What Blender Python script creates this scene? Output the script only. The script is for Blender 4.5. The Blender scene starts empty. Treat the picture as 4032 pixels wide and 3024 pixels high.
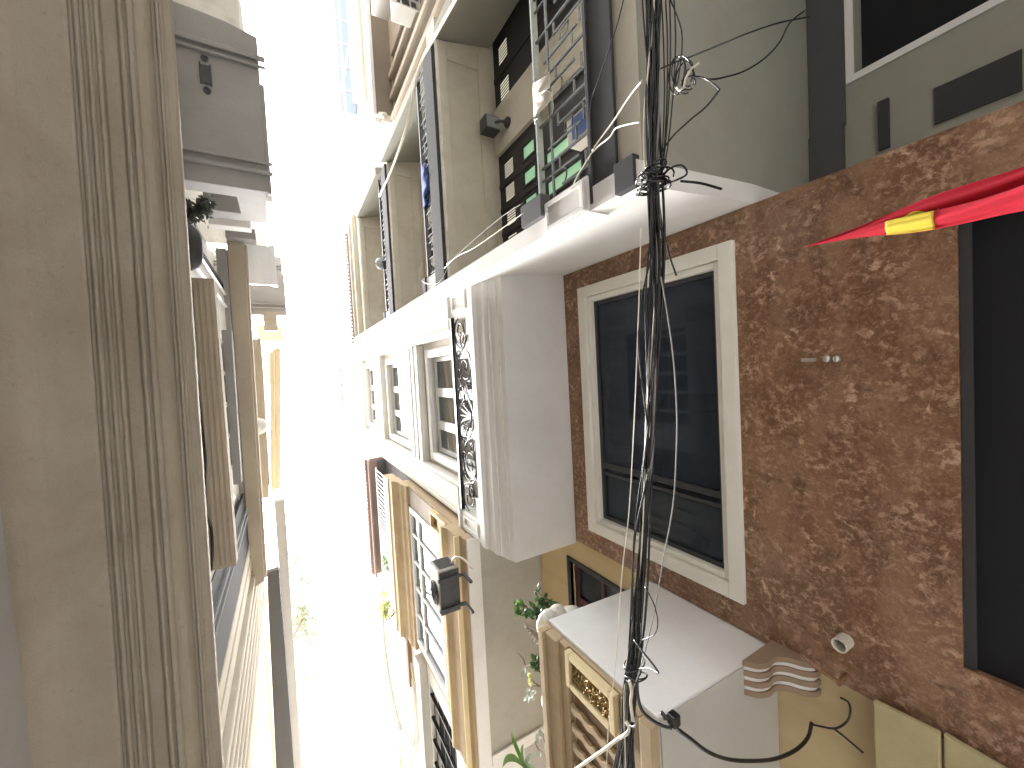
import bpy, bmesh, math, random
from mathutils import Vector, Matrix, noise
# ------------------------------------------------------------------ camera, sky, sun
scene = bpy.context.scene
COL = scene.collection
random.seed(7)
CZ = 1.55                                   # eye height
FPX = 1560.0                                # focal length in photo pixels (photo 4032 x 3024)
ROT = Matrix(((0.8656676, 0.0533218, -0.4977715), (-0.063691, 0.9979622, -0.0038613), (0.4965512, 0.0350462, 0.8672996)))
cam = bpy.data.objects.new('camera', bpy.data.cameras.new('camera'))
COL.objects.link(cam)
cam.data.sensor_width = 36.0
cam.data.lens = FPX / 4032 * 36.0
cam.data.clip_start = 0.02
cam.data.clip_end = 2000
r0, r1, r2 = Vector(ROT[0]), Vector(ROT[1]), Vector(ROT[2])
cm = Matrix.Identity(4)
for i in range(3):
    cm[i][0], cm[i][1], cm[i][2] = r0[i], -r1[i], -r2[i]
cm[2][3] = CZ
cam.matrix_world = cm
scene.camera = cam

w = bpy.data.worlds.new('World')
scene.world = w
w.use_nodes = True
nt = w.node_tree
nt.nodes.clear()
sky = nt.nodes.new('ShaderNodeTexSky')
sky.sky_type = 'NISHITA'
sky.sun_disc = False
SUN_EL, SUN_AZ = math.radians(83), math.radians(330)
sky.sun_elevation = SUN_EL
sky.sun_rotation = SUN_AZ
sky.air_density = 1.6
sky.dust_density = 6.0
sky.ozone_density = 0.6
hs = nt.nodes.new('ShaderNodeHueSaturation')
hs.inputs['Saturation'].default_value = 0.35
bg = nt.nodes.new('ShaderNodeBackground')
bg.inputs['Strength'].default_value = 0.15
out = nt.nodes.new('ShaderNodeOutputWorld')
nt.links.new(sky.outputs[0], hs.inputs['Color'])
nt.links.new(hs.outputs[0], bg.inputs[0])
nt.links.new(bg.outputs[0], out.inputs[0])
sl = bpy.data.lights.new('sun', 'SUN')
sl.energy = 1.5
sl.angle = math.radians(14)
sl.color = (1.0, 0.982, 0.958)
so = bpy.data.objects.new('sun', sl)
COL.objects.link(so)
sd = Vector((math.sin(SUN_AZ) * math.cos(SUN_EL), math.cos(SUN_AZ) * math.cos(SUN_EL), math.sin(SUN_EL)))
so.rotation_euler = sd.to_track_quat('Z', 'Y').to_euler()
so.location = (0, 0, 30)
vs = scene.view_settings
vs.view_transform = 'Standard'
vs.look = 'None'
vs.exposure = 3.65
vs.gamma = 1.0
scene.render.engine = 'CYCLES'
scene.cycles.max_bounces = 12
scene.cycles.diffuse_bounces = 7

# ------------------------------------------------------------------ measuring: photo pixel -> point on a real plane
def ray(x, y):
    return ROT.transposed() @ Vector(((x - 2016) / FPX, (y - 1512) / FPX, 1.0))
def PX(x, y, X):
    r = ray(x, y); p = r * (X / r.x); p.z += CZ; return p
def PZ(x, y, Z):
    r = ray(x, y); p = r * ((Z - CZ) / r.z); p.z += CZ; return p
def PY(x, y, Y):
    r = ray(x, y); p = r * (Y / r.y); p.z += CZ; return p

# ------------------------------------------------------------------ helpers
ORIG = {}
def tag(o, label=None, cat=None, group=None, kind=None):
    if label: o['label'] = label
    if cat: o['category'] = cat
    if group: o['group'] = group
    if kind: o['kind'] = kind
    return o
def thing(name, loc, label, cat, group=None):
    o = bpy.data.objects.new(name, None)
    COL.objects.link(o)
    o.location = loc
    o.empty_display_size = 0.2
    ORIG[o.name] = Vector(loc)
    return tag(o, label, cat, group)

class MB:
    def __init__(s):
        s.bm = bmesh.new()
    def box(s, x0, x1, y0, y1, z0, z1):
        if x0 > x1: x0, x1 = x1, x0
        if y0 > y1: y0, y1 = y1, y0
        if z0 > z1: z0, z1 = z1, z0
        v = [s.bm.verts.new(p) for p in ((x0,y0,z0),(x1,y0,z0),(x1,y1,z0),(x0,y1,z0),(x0,y0,z1),(x1,y0,z1),(x1,y1,z1),(x0,y1,z1))]
        for f in ((3,2,1,0),(4,5,6,7),(0,1,5,4),(1,2,6,5),(2,3,7,6),(3,0,4,7)):
            s.bm.faces.new([v[i] for i in f])
        return s
    def prism(s, pts, vec):
        vec = Vector(vec)
        a = [s.bm.verts.new(Vector(p)) for p in pts]
        b = [s.bm.verts.new(Vector(p) + vec) for p in pts]
        n = len(pts)
        s.bm.faces.new(a); s.bm.faces.new(list(reversed(b)))
        for i in range(n):
            s.bm.faces.new((a[i], b[i], b[(i+1) % n], a[(i+1) % n]))
        return s
    def plan(s, xy, z0, z1):
        return s.prism([(x, y, z0) for x, y in xy], (0, 0, z1 - z0))
    def profile(s, xz, y0, y1, dx=0.0):
        a = [s.bm.verts.new((x, y0, z)) for x, z in xz]
        b = [s.bm.verts.new((x + dx, y1, z)) for x, z in xz]
        n = len(xz)
        s.bm.faces.new(a); s.bm.faces.new(list(reversed(b)))
        for i in range(n):
            s.bm.faces.new((a[i], b[i], b[(i+1) % n], a[(i+1) % n]))
        return s
    def grid(s, rows):
        vs_ = [[s.bm.verts.new(Vector(p)) for p in r] for r in rows]
        for i in range(len(vs_) - 1):
            for j in range(len(vs_[0]) - 1):
                s.bm.faces.new((vs_[i][j], vs_[i+1][j], vs_[i+1][j+1], vs_[i][j+1]))
        return s
    def tube(s, pts, r, seg=6, r_end=None, cap=True):
        pts = [Vector(p) for p in pts]
        rings = []
        n = len(pts)
        ref = Vector((0.31, 0.17, 0.93))
        for i, p in enumerate(pts):
            d = (pts[min(i+1, n-1)] - pts[max(i-1, 0)])
            if d.length < 1e-9: d = Vector((0, 0, 1))
            d.normalize()
            u = d.cross(ref)
            if u.length < 0.05: u = d.cross(Vector((1, 0, 0)))
            u.normalize(); v = d.cross(u)
            rr = r if r_end is None else r + (r_end - r) * i / max(1, n - 1)
            rings.append([s.bm.verts.new(p + (u * math.cos(6.28319*k/seg) + v * math.sin(6.28319*k/seg)) * rr) for k in range(seg)])
        for i in range(n - 1):
            for k in range(seg):
                s.bm.faces.new((rings[i][k], rings[i][(k+1) % seg], rings[i+1][(k+1) % seg], rings[i+1][k]))
        if cap:
            s.bm.faces.new(list(reversed(rings[0]))); s.bm.faces.new(rings[-1])
        return s
    def lathe(s, c, prof, seg=20, axis='z'):
        rings = []
        for r, h in prof:
            ring = []
            for k in range(seg):
                a = 6.28319 * k / seg
                if axis == 'z': p = (c[0] + r*math.cos(a), c[1] + r*math.sin(a), c[2] + h)
                elif axis == 'x': p = (c[0] + h, c[1] + r*math.cos(a), c[2] + r*math.sin(a))
                else: p = (c[0] + r*math.cos(a), c[1] + h, c[2] + r*math.sin(a))
                ring.append(s.bm.verts.new(p))
            rings.append(ring)
        for i in range(len(rings) - 1):
            for k in range(seg):
                s.bm.faces.new((rings[i][k], rings[i][(k+1) % seg], rings[i+1][(k+1) % seg], rings[i+1][k]))
        s.bm.faces.new(list(reversed(rings[0]))); s.bm.faces.new(rings[-1])
        return s
    def leaf(s, p, d, L, W, up=None, fold=0.15):
        d = Vector(d).normalized()
        up = Vector(up or (random.uniform(-1,1), random.uniform(-1,1), random.uniform(-1,1)))
        u = d.cross(up)
        if u.length < 0.05: u = d.cross(Vector((1, 0.3, 0)))
        u.normalize(); n = u.cross(d)
        p = Vector(p)
        c0 = s.bm.verts.new(p); c1 = s.bm.verts.new(p + d*L*0.5 + n*W*fold); c2 = s.bm.verts.new(p + d*L - n*W*fold*2)
        l1 = s.bm.verts.new(p + d*L*0.28 + u*W*0.45); l2 = s.bm.verts.new(p + d*L*0.65 + u*W*0.42)
        q1 = s.bm.verts.new(p + d*L*0.28 - u*W*0.45); q2 = s.bm.verts.new(p + d*L*0.65 - u*W*0.42)
        s.bm.faces.new((c0, l1, c1)); s.bm.faces.new((l1, l2, c1)); s.bm.faces.new((l2, c2, c1))
        s.bm.faces.new((c0, c1, q1)); s.bm.faces.new((q1, c1, q2)); s.bm.faces.new((q2, c1, c2))
        return s
    def build_each(s, name, m, parent=None, **kw):
        # one object per loose piece
        s.bm.verts.ensure_lookup_table()
        seen = set(); out = []
        for v in s.bm.verts:
            if v in seen: continue
            stack, isl = [v], []
            seen.add(v)
            while stack:
                a = stack.pop(); isl.append(a)
                for e in a.link_edges:
                    o = e.other_vert(a)
                    if o not in seen: seen.add(o); stack.append(o)
            nb = MB(); mp = {a: nb.bm.verts.new(a.co) for a in isl}
            for f in {f for a in isl for f in a.link_faces}: nb.bm.faces.new([mp[a] for a in f.verts])
            out.append(nb.build(name, m, parent, **kw))
        s.bm.free()
        return out
    def build(s, name, m, parent=None, smooth=False, bevel=0.0, solid=0.0, label=None):
        me = bpy.data.meshes.new(name)
        bmesh.ops.recalc_face_normals(s.bm, faces=s.bm.faces[:])
        o = bpy.data.objects.new(name, me)
        org = Vector((0, 0, 0))
        if parent is not None:
            org = ORIG[parent.name]
            o.parent = parent
        elif s.bm.verts:
            zs = min(v.co.z for v in s.bm.verts)
            cx = sum(v.co.x for v in s.bm.verts) / len(s.bm.verts)
            cy = sum(v.co.y for v in s.bm.verts) / len(s.bm.verts)
            org = Vector((cx, cy, zs))
            o.location = org
        for v in s.bm.verts: v.co -= org
        s.bm.to_mesh(me); s.bm.free()
        if smooth:
            for p in me.polygons: p.use_smooth = True
        me.materials.append(m)
        COL.objects.link(o)
        ORIG[o.name] = org
        if bevel:
            b = o.modifiers.new('bevel', 'BEVEL'); b.width = bevel; b.segments = 2; b.limit_method = 'ANGLE'; b.angle_limit = math.radians(40)
        if solid:
            k = o.modifiers.new('solid', 'SOLIDIFY'); k.thickness = solid; k.offset = 0
        if label: o['label'] = label
        return o

def wall_holes(mb, x0, x1, y0, y1, z0, z1, holes):
    ys = sorted({y0, y1, *[h[0] for h in holes], *[h[1] for h in holes]})
    zs = sorted({z0, z1, *[h[2] for h in holes], *[h[3] for h in holes]})
    for i in range(len(ys) - 1):
        for j in range(len(zs) - 1):
            cy, cz = (ys[i] + ys[i+1]) / 2, (zs[j] + zs[j+1]) / 2
            if any(h[0] < cy < h[1] and h[2] < cz < h[3] for h in holes): continue
            mb.box(x0, x1, ys[i], ys[i+1], zs[j], zs[j+1])
    return mb
def ring(mb, x0, x1, y0, y1, z0, z1, t):
    mb.box(x0, x1, y0, y1, z0, z0 + t); mb.box(x0, x1, y0, y1, z1 - t, z1)
    mb.box(x0, x1, y0, y0 + t, z0 + t, z1 - t); mb.box(x0, x1, y1 - t, y1, z0 + t, z1 - t)
    return mb
def smooth_path(pts, n=8):
    pts = [Vector(p) for p in pts]
    if len(pts) < 3: return pts
    P_ = [pts[0]*2 - pts[1]] + pts + [pts[-1]*2 - pts[-2]]
    o = []
    for i in range(1, len(P_) - 2):
        a, b, c, d = P_[i-1], P_[i], P_[i+1], P_[i+2]
        for k in range(n):
            t = k / n
            o.append(0.5*((2*b) + (c - a)*t + (2*a - 5*b + 4*c - d)*t*t + (3*b - a - 3*c + d)*t**3))
    o.append(pts[-1])
    return o

# ------------------------------------------------------------------ materials
def newmat(name):
    m = bpy.data.materials.new(name); m.use_nodes = True
    n = m.node_tree; n.nodes.clear()
    o = n.nodes.new('ShaderNodeOutputMaterial'); b = n.nodes.new('ShaderNodeBsdfPrincipled')
    n.links.new(b.outputs[0], o.inputs[0])
    return m, n, b
def nz(n, scale, detail=6, rough=0.6, vec=None, dist=0.0):
    t = n.nodes.new('ShaderNodeTexNoise')
    t.inputs['Scale'].default_value = scale; t.inputs['Detail'].default_value = detail; t.inputs['Roughness'].default_value = rough
    t.inputs['Distortion'].default_value = dist
    if vec: n.links.new(vec, t.inputs['Vector'])
    return t.outputs['Fac']
def ramp(n, fac, stops):
    r = n.nodes.new('ShaderNodeValToRGB')
    e = r.color_ramp.elements
    while len(e) < len(stops): e.new(0.5)
    for i, (p, c) in enumerate(stops):
        e[i].position = p; e[i].color = (*c, 1) if len(c) == 3 else c
    n.links.new(fac, r.inputs[0])
    return r.outputs[0]
def mix(n, fac, a, b, mode='MIX'):
    m = n.nodes.new('ShaderNodeMix'); m.data_type = 'RGBA'; m.blend_type = mode
    for s, v in ((0, fac), (6, a), (7, b)):
        if isinstance(v, (int, float)): m.inputs[s].default_value = v
        elif isinstance(v, tuple): m.inputs[s].default_value = (*v, 1)
        else: n.links.new(v, m.inputs[s])
    return m.outputs[2]
def mapping(n, scale=(1, 1, 1), rot=(0, 0, 0)):
    g = n.nodes.new('ShaderNodeNewGeometry')
    mp = n.nodes.new('ShaderNodeMapping'); mp.inputs['Scale'].default_value = scale; mp.inputs['Rotation'].default_value = rot
    n.links.new(g.outputs['Position'], mp.inputs['Vector'])
    return mp.outputs[0]
def bump(n, b, h, strength, dist=0.01):
    k = n.nodes.new('ShaderNodeBump'); k.inputs['Strength'].default_value = strength; k.inputs['Distance'].default_value = dist
    n.links.new(h, k.inputs['Height']); n.links.new(k.outputs[0], b.inputs['Normal'])
def plaster(name, col, dirt=(0.3, 0.27, 0.22), amt=0.35, streak=0.3, grain=0.25, rough=0.85, cracks=False, mould=0.0):
    m, n, b = newmat(name)
    v = mapping(n)
    big = ramp(n, nz(n, 1.3, 8, 0.65, v, 0.4), ((0.42, (0, 0, 0)), (0.75, (1, 1, 1))))
    st = ramp(n, nz(n, 5.0, 6, 0.6, mapping(n, (1, 1, 0.07))), ((0.5, (0, 0, 0)), (0.8, (1, 1, 1))))
    fine = nz(n, 90, 4, 0.7, v)
    d = tuple(c * k for c, k in zip(col, dirt))
    lo = tuple(c * 0.9 for c in col)
    base = mix(n, fine, lo, col)
    base = mix(n, ramp(n, nz(n, 3.5, 7, 0.7, v), ((0.35, (0, 0, 0)), (0.7, (0.5, 0.5, 0.5)))), base, tuple(c * k for c, k in zip(col, (0.86, 0.83, 0.78))))
    mm = n.nodes.new('ShaderNodeMath'); mm.operation = 'MULTIPLY'; mm.inputs[1].default_value = amt; n.links.new(big, mm.inputs[0])
    base = mix(n, mm.outputs[0], base, d)
    m2 = n.nodes.new('ShaderNodeMath'); m2.operation = 'MULTIPLY'; m2.inputs[1].default_value = streak; n.links.new(st, m2.inputs[0])
    base = mix(n, m2.outputs[0], base, d)
    if mould:
        sp = ramp(n, nz(n, 22, 8, 0.8, v), ((0.58, (0, 0, 0)), (0.72, (1, 1, 1))))
        m3 = n.nodes.new('ShaderNodeMath'); m3.operation = 'MULTIPLY'; m3.inputs[1].default_value = mould; n.links.new(sp, m3.inputs[0])
        base = mix(n, m3.outputs[0], base, tuple(c * 0.45 for c in col))
    if cracks:
        vo = n.nodes.new('ShaderNodeTexVoronoi'); vo.feature = 'DISTANCE_TO_EDGE'; vo.inputs['Scale'].default_value = 0.9
        mv = n.nodes.new('ShaderNodeMix'); mv.data_type = 'VECTOR'
        nn = n.nodes.new('ShaderNodeTexNoise'); nn.inputs['Scale'].default_value = 3; n.links.new(v, nn.inputs['Vector'])
        mv.inputs[0].default_value = 0.2; n.links.new(v, mv.inputs[4]); n.links.new(nn.outputs['Color'], mv.inputs[5])
        n.links.new(mv.outputs[1], vo.inputs['Vector'])
        cr = ramp(n, vo.outputs[0], ((0.0, (1, 1, 1)), (0.006, (0, 0, 0))))
        m4 = n.nodes.new('ShaderNodeMath'); m4.operation = 'MULTIPLY'; m4.inputs[1].default_value = 0.5; n.links.new(cr, m4.inputs[0])
        base = mix(n, m4.outputs[0], base, tuple(c * 0.4 for c in col))
    n.links.new(base, b.inputs['Base Color'])
    b.inputs['Roughness'].default_value = rough
    hsum = mix(n, 0.5, fine, nz(n, 14, 5, 0.6, v))
    bump(n, b, hsum, grain, 0.012)
    return m
def simple(name, col, rough=0.5, metal=0.0, var=0.25, scale=20, grain=0.1, coat=0.0):
    m, n, b = newmat(name)
    v = mapping(n)
    f = nz(n, scale, 6, 0.65, v)
    c = mix(n, f, tuple(x * (1 - var) for x in col), tuple(min(1, x * (1 + var)) for x in col))
    n.links.new(c, b.inputs['Base Color'])
    b.inputs['Roughness'].default_value = rough; b.inputs['Metallic'].default_value = metal
    b.inputs['Coat Weight'].default_value = coat
    bump(n, b, nz(n, scale * 4, 4, 0.6, v), grain, 0.005)
    return m
def glass(name, tint=(0.02, 0.025, 0.03), see=0.5, rough=0.03):
    m = bpy.data.materials.new(name); m.use_nodes = True
    n = m.node_tree; n.nodes.clear()
    o = n.nodes.new('ShaderNodeOutputMaterial')
    g = n.nodes.new('ShaderNodeBsdfGlossy'); g.inputs['Roughness'].default_value = rough; g.inputs['Color'].default_value = (0.9, 0.93, 0.95, 1)
    t = n.nodes.new('ShaderNodeBsdfTransparent'); t.inputs['Color'].default_value = (*[see * 0.9, see * 0.97, see], 1)
    d = n.nodes.new('ShaderNodeBsdfDiffuse'); d.inputs['Color'].default_value = (*tint, 1)
    m1 = n.nodes.new('ShaderNodeMixShader'); m1.inputs[0].default_value = 0.35
    n.links.new(t.outputs[0], m1.inputs[1]); n.links.new(d.outputs[0], m1.inputs[2])
    fr = n.nodes.new('ShaderNodeFresnel'); fr.inputs['IOR'].default_value = 1.28
    m2 = n.nodes.new('ShaderNodeMixShader')
    n.links.new(fr.outputs[0], m2.inputs[0]); n.links.new(m1.outputs[0], m2.inputs[1]); n.links.new(g.outputs[0], m2.inputs[2])
    n.links.new(m2.outputs[0], o.inputs[0])
    return m
def leafmat(name, col, col2):
    m, n, b = newmat(name)
    g = n.nodes.new('ShaderNodeNewGeometry')
    c = mix(n, g.outputs['Random Per Island'], col, col2)
    n.links.new(c, b.inputs['Base Color'])
    b.inputs['Roughness'].default_value = 0.4
    tr = n.nodes.new('ShaderNodeBsdfTranslucent'); n.links.new(c, tr.inputs[0])
    mx = n.nodes.new('ShaderNodeMixShader'); mx.inputs[0].default_value = 0.4
    o = [q for q in n.nodes if q.type == 'OUTPUT_MATERIAL'][0]
    n.links.new(b.outputs[0], mx.inputs[1]); n.links.new(tr.outputs[0], mx.inputs[2]); n.links.new(mx.outputs[0], o.inputs[0])
    return m
def marble(name):
    m, n, b = newmat(name)
    v = mapping(n, (1, 1, 1))
    big = nz(n, 1.6, 5, 0.6, v, 0.8)
    mid = nz(n, 6.5, 10, 0.74, v, 0.9)
    vor = n.nodes.new('ShaderNodeTexVoronoi'); vor.inputs['Scale'].default_value = 42; vor.inputs['Randomness'].default_value = 1.0
    nn = n.nodes.new('ShaderNodeTexNoise'); nn.inputs['Scale'].default_value = 30; nn.inputs['Detail'].default_value = 5; n.links.new(v, nn.inputs['Vector'])
    mv = n.nodes.new('ShaderNodeMix'); mv.data_type = 'VECTOR'; mv.inputs[0].default_value = 0.12
    n.links.new(v, mv.inputs[4]); n.links.new(nn.outputs['Color'], mv.inputs[5]); n.links.new(mv.outputs[1], vor.inputs['Vector'])
    fine = nz(n, 60, 5, 0.75, v, 0.5)
    base = ramp(n, big, ((0.3, (0.115, 0.055, 0.03)), (0.5, (0.175, 0.082, 0.042)), (0.72, (0.14, 0.076, 0.034))))
    # light blotches: clusters (mid noise) made of small grains (voronoi)
    cl = ramp(n, mid, ((0.44, (0.08, 0.08, 0.08)), (0.54, (0.4, 0.4, 0.4)), (0.66, (1, 1, 1))))
    gr = ramp(n, nz(n, 24, 8, 0.68, v, 0.3), ((0.48, (0.04, 0.04, 0.04)), (0.57, (1, 1, 1))))
    pk = n.nodes.new('ShaderNodeMath'); pk.operation = 'MULTIPLY'; n.links.new(cl, pk.inputs[0]); n.links.new(gr, pk.inputs[1])
    base = mix(n, pk.outputs[0], base, (0.68, 0.46, 0.33))
    band = ramp(n, nz(n, 3.2, 7, 0.65, mapping(n, (1, 0.55, 1.3)), 0.6), ((0.45, (0, 0, 0)), (0.62, (0.55, 0.55, 0.55))))
    base = mix(n, band, base, (0.33, 0.2, 0.125))
    sp = ramp(n, fine, ((0.52, (0, 0, 0)), (0.66, (0.6, 0.6, 0.6))))
    base = mix(n, sp, base, (0.42, 0.27, 0.18))
    dk = ramp(n, nz(n, 9, 8, 0.75, v, 0.5), ((0.56, (0, 0, 0)), (0.68, (0.75, 0.75, 0.75))))
    base = mix(n, dk, base, (0.085, 0.042, 0.024))
    n.links.new(base, b.inputs['Base Color'])
    b.inputs['Roughness'].default_value = 0.3
    b.inputs['Specular IOR Level'].default_value = 0.4
    bump(n, b, mid, 0.06, 0.004)
    return m

M = {}
M['marble'] = marble('marble_cladding')
M['white'] = plaster('white_plaster', (0.80, 0.795, 0.78), (0.6, 0.56, 0.5), 0.25, 0.05)
M['white_stained'] = plaster('stained_white_plaster', (0.78, 0.76, 0.7), (0.4, 0.37, 0.32), 0.3, 0.55, 0.3, mould=0.3)
M['cream'] = plaster('cream_plaster', (0.61, 0.575, 0.485), (0.5, 0.43, 0.36), 0.3, 0.3)
M['greyplaster'] = plaster('grey_plaster', (0.46, 0.445, 0.39), (0.6, 0.58, 0.55), 0.45, 0.2, 0.35)
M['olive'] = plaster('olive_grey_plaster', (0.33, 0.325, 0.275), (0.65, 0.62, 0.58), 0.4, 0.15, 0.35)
M['olivelight'] = plaster('pale_grey_plaster', (0.5, 0.49, 0.455), (0.65, 0.62, 0.58), 0.3, 0.0, 0.3)
M['tan'] = plaster('tan_weathered_plaster', (0.385, 0.34, 0.28), (0.62, 0.57, 0.5), 0.65, 0.0, 0.8, mould=0.7)
M['tan2'] = plaster('tan_balcony_plaster', (0.44, 0.38, 0.3), (0.6, 0.55, 0.5), 0.4, 0.0, 0.5, mould=0.35)
M['bluegrey'] = plaster('bluish_grey_wall', (0.44, 0.425, 0.42), (0.7, 0.7, 0.7), 0.3, 0.2)
M['concrete'] = plaster('grey_concrete', (0.33, 0.32, 0.31), (0.55, 0.53, 0.5), 0.45, 0.0, 0.5, mould=0.4)
M['darkgrey'] = plaster('dark_grey_paint', (0.045, 0.044, 0.046), (0.6, 0.6, 0.6), 0.3, 0.2)
M['midgrey'] = plaster('mid_grey_paint', (0.085, 0.084, 0.09), (0.7, 0.7, 0.7), 0.3, 0.2)
M['ochre'] = plaster('ochre_paint', (0.48, 0.37, 0.23), (0.5, 0.4, 0.32), 0.35, 0.35, mould=0.15)
M['yellow'] = plaster('yellow_wall', (0.56, 0.445, 0.255), (0.6, 0.5, 0.4), 0.3, 0.3)
M['ltyellow'] = plaster('pale_yellow_wall', (0.72, 0.6, 0.36), (0.6, 0.55, 0.45), 0.2, 0.2)
M['gold'] = simple('gold_relief', (0.34, 0.22, 0.07), 0.38, 0.35, 0.6, 30, 0.3)
M['brown'] = plaster('brown_paint', (0.22, 0.135, 0.08), (0.6, 0.5, 0.45), 0.3, 0.3)
M['frame'] = plaster('cream_window_frame', (0.85, 0.83, 0.755), (0.75, 0.7, 0.65), 0.2, 0.1, 0.08, 0.5)
M['alu'] = simple('white_aluminium', (0.72, 0.73, 0.74), 0.35, 0.0, 0.06, 8, 0.02)
M['darkalu'] = simple('dark_aluminium', (0.05, 0.05, 0.055), 0.4, 0.3, 0.2)
M['iron'] = simple('black_iron', (0.022, 0.022, 0.026), 0.42, 0.5, 0.4, 60, 0.2)
M['ironlight'] = simple('grey_iron', (0.1, 0.11, 0.11), 0.45, 0.3, 0.4, 60, 0.2)
M['rail'] = simple('weathered_grey_rail', (0.28, 0.31, 0.29), 0.5, 0.1, 0.35, 40, 0.2)
M['cable'] = simple('black_cable', (0.016, 0.016, 0.018), 0.24, 0.0, 0.4, 50, 0.1)
M['cablegrey'] = simple('grey_cable', (0.2, 0.19, 0.18), 0.35, 0.0, 0.3, 50, 0.1)
M['cablewhite'] = simple('off_white_cable', (0.66, 0.6, 0.48), 0.4, 0.0, 0.15, 30, 0.05)
M['door'] = simple('dark_door_wood', (0.022, 0.019, 0.022), 0.55, 0.0, 0.3, 12, 0.1)
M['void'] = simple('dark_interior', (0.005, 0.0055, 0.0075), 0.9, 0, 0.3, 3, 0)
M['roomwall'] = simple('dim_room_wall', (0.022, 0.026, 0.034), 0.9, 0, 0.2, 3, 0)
M['curtain'] = simple('navy_curtain', (0.12, 0.185, 0.34), 0.8, 0, 0.2, 4, 0.1)
M['greycloth'] = simple('grey_curtain', (0.24, 0.26, 0.27), 0.8, 0, 0.2, 4, 0.1)
M['pane'] = glass('window_pane', (0.075, 0.092, 0.125), 0.5)
M['paneclear'] = glass('bright_pane', (0.3, 0.32, 0.33), 0.55, 0.02)

m_, n_, b_ = newmat('blue_glass')
b_.inputs['Base Color'].default_value = (0.1, 0.13, 0.22, 1); b_.inputs['Roughness'].default_value = 0.1
t_ = n_.nodes.new('ShaderNodeBsdfTranslucent'); t_.inputs[0].default_value = (0.3, 0.33, 0.43, 1)
x_ = n_.nodes.new('ShaderNodeMixShader'); x_.inputs[0].default_value = 0.7
n_.links.new(b_.outputs[0], x_.inputs[1]); n_.links.new(t_.outputs[0], x_.inputs[2]); n_.links.new(x_.outputs[0], [q for q in n_.nodes if q.type == 'OUTPUT_MATERIAL'][0].inputs[0])
M['bluepane'] = m_
M['redwood'] = simple('dark_red_wood', (0.055, 0.014, 0.018), 0.45, 0, 0.3, 12, 0.1)
M['flagred'] = simple('red_flag_cloth', (0.5, 0.014, 0.035), 0.92, 0, 0.2, 120, 0.3)
M['flagyellow'] = simple('yellow_flag_star', (0.6, 0.47, 0.05), 0.9, 0, 0.1, 60, 0.15)
M['acwhite'] = plaster('air_conditioner_casing', (0.36, 0.345, 0.315), (0.6, 0.55, 0.5), 0.3, 0.3, 0.05, 0.5)
M['acdark'] = simple('dirty_dark_metal', (0.06, 0.06, 0.065), 0.6, 0.2, 0.4, 14, 0.2)
M['rooftile'] = plaster('red_roof_tile', (0.42, 0.32, 0.3), (0.6, 0.55, 0.5), 0.4, 0.2)
M['slate'] = simple('dark_roof_underside', (0.12, 0.12, 0.14), 0.8, 0, 0.2, 5)
M['leafgreen'] = leafmat('green_leaf', (0.07, 0.2, 0.03), (0.16, 0.32, 0.05))
M['leafdark'] = leafmat('dark_leaf', (0.02, 0.055, 0.015), (0.05, 0.11, 0.03))
M['leafgrim'] = leafmat('grimy_leaf', (0.03, 0.04, 0.03), (0.07, 0.075, 0.06))
M['leafpale'] = leafmat('pale_leaf', (0.3, 0.36, 0.3), (0.5, 0.55, 0.48))
M['leaftree'] = leafmat('hazy_leaf', (0.16, 0.19, 0.13), (0.3, 0.33, 0.24))
M['leafyellow'] = leafmat('yellow_green_leaf', (0.36, 0.42, 0.16), (0.5, 0.5, 0.22))
M['bark'] = simple('bark', (0.2, 0.15, 0.1), 0.9, 0, 0.4, 30, 0.5)
M['ceramic'] = simple('white_glazed_ceramic', (0.6, 0.57, 0.5), 0.25, 0, 0.2, 10, 0.05)
M['pink'] = simple('pink_pot', (0.6, 0.2, 0.2), 0.4, 0, 0.15, 10, 0.05)
M['rock'] = plaster('carved_stone', (0.36, 0.31, 0.26), (0.5, 0.45, 0.4), 0.5, 0.1, 0.6, mould=0.6)
M['bluecloth'] = simple('blue_cloth', (0.045, 0.09, 0.3), 0.85, 0, 0.3, 20, 0.2)
M['whitecloth'] = simple('white_cloth', (0.72, 0.66, 0.58), 0.85, 0, 0.2, 20, 0.2)
M['pvc'] = simple('white_pvc', (0.66, 0.63, 0.55), 0.35, 0, 0.1, 10, 0.02)
M['brownsoffit'] = plaster('brown_grey_soffit', (0.24, 0.2, 0.16), (0.6, 0.55, 0.5), 0.4, 0.1)
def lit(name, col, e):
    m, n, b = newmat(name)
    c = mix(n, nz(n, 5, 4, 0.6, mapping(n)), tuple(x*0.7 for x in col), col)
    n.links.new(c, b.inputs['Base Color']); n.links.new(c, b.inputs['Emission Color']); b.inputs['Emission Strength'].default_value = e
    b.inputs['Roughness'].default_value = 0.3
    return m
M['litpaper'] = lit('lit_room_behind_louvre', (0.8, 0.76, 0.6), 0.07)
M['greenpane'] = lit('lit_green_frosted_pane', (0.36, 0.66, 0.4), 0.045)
M['corbelbrown'] = plaster('corbel_paint', (0.3, 0.21, 0.145), (0.6, 0.55, 0.5), 0.3, 0.1)
M['softyellow'] = plaster('soft_yellow_plaster', (0.58, 0.5, 0.34), (0.7, 0.65, 0.6), 0.2, 0.1)
M['steel'] = simple('steel', (0.55, 0.53, 0.48), 0.3, 0.8, 0.2, 30, 0.05)
M['awning'] = simple('yellow_canvas', (0.42, 0.36, 0.2), 0.8, 0, 0.2, 9, 0.15)
M['asphalt'] = plaster('alley_concrete', (0.31, 0.308, 0.3), (0.5, 0.5, 0.5), 0.5, 0.0)
M['bluelabel'] = simple('blue_label', (0.12, 0.2, 0.5), 0.5)

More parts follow.
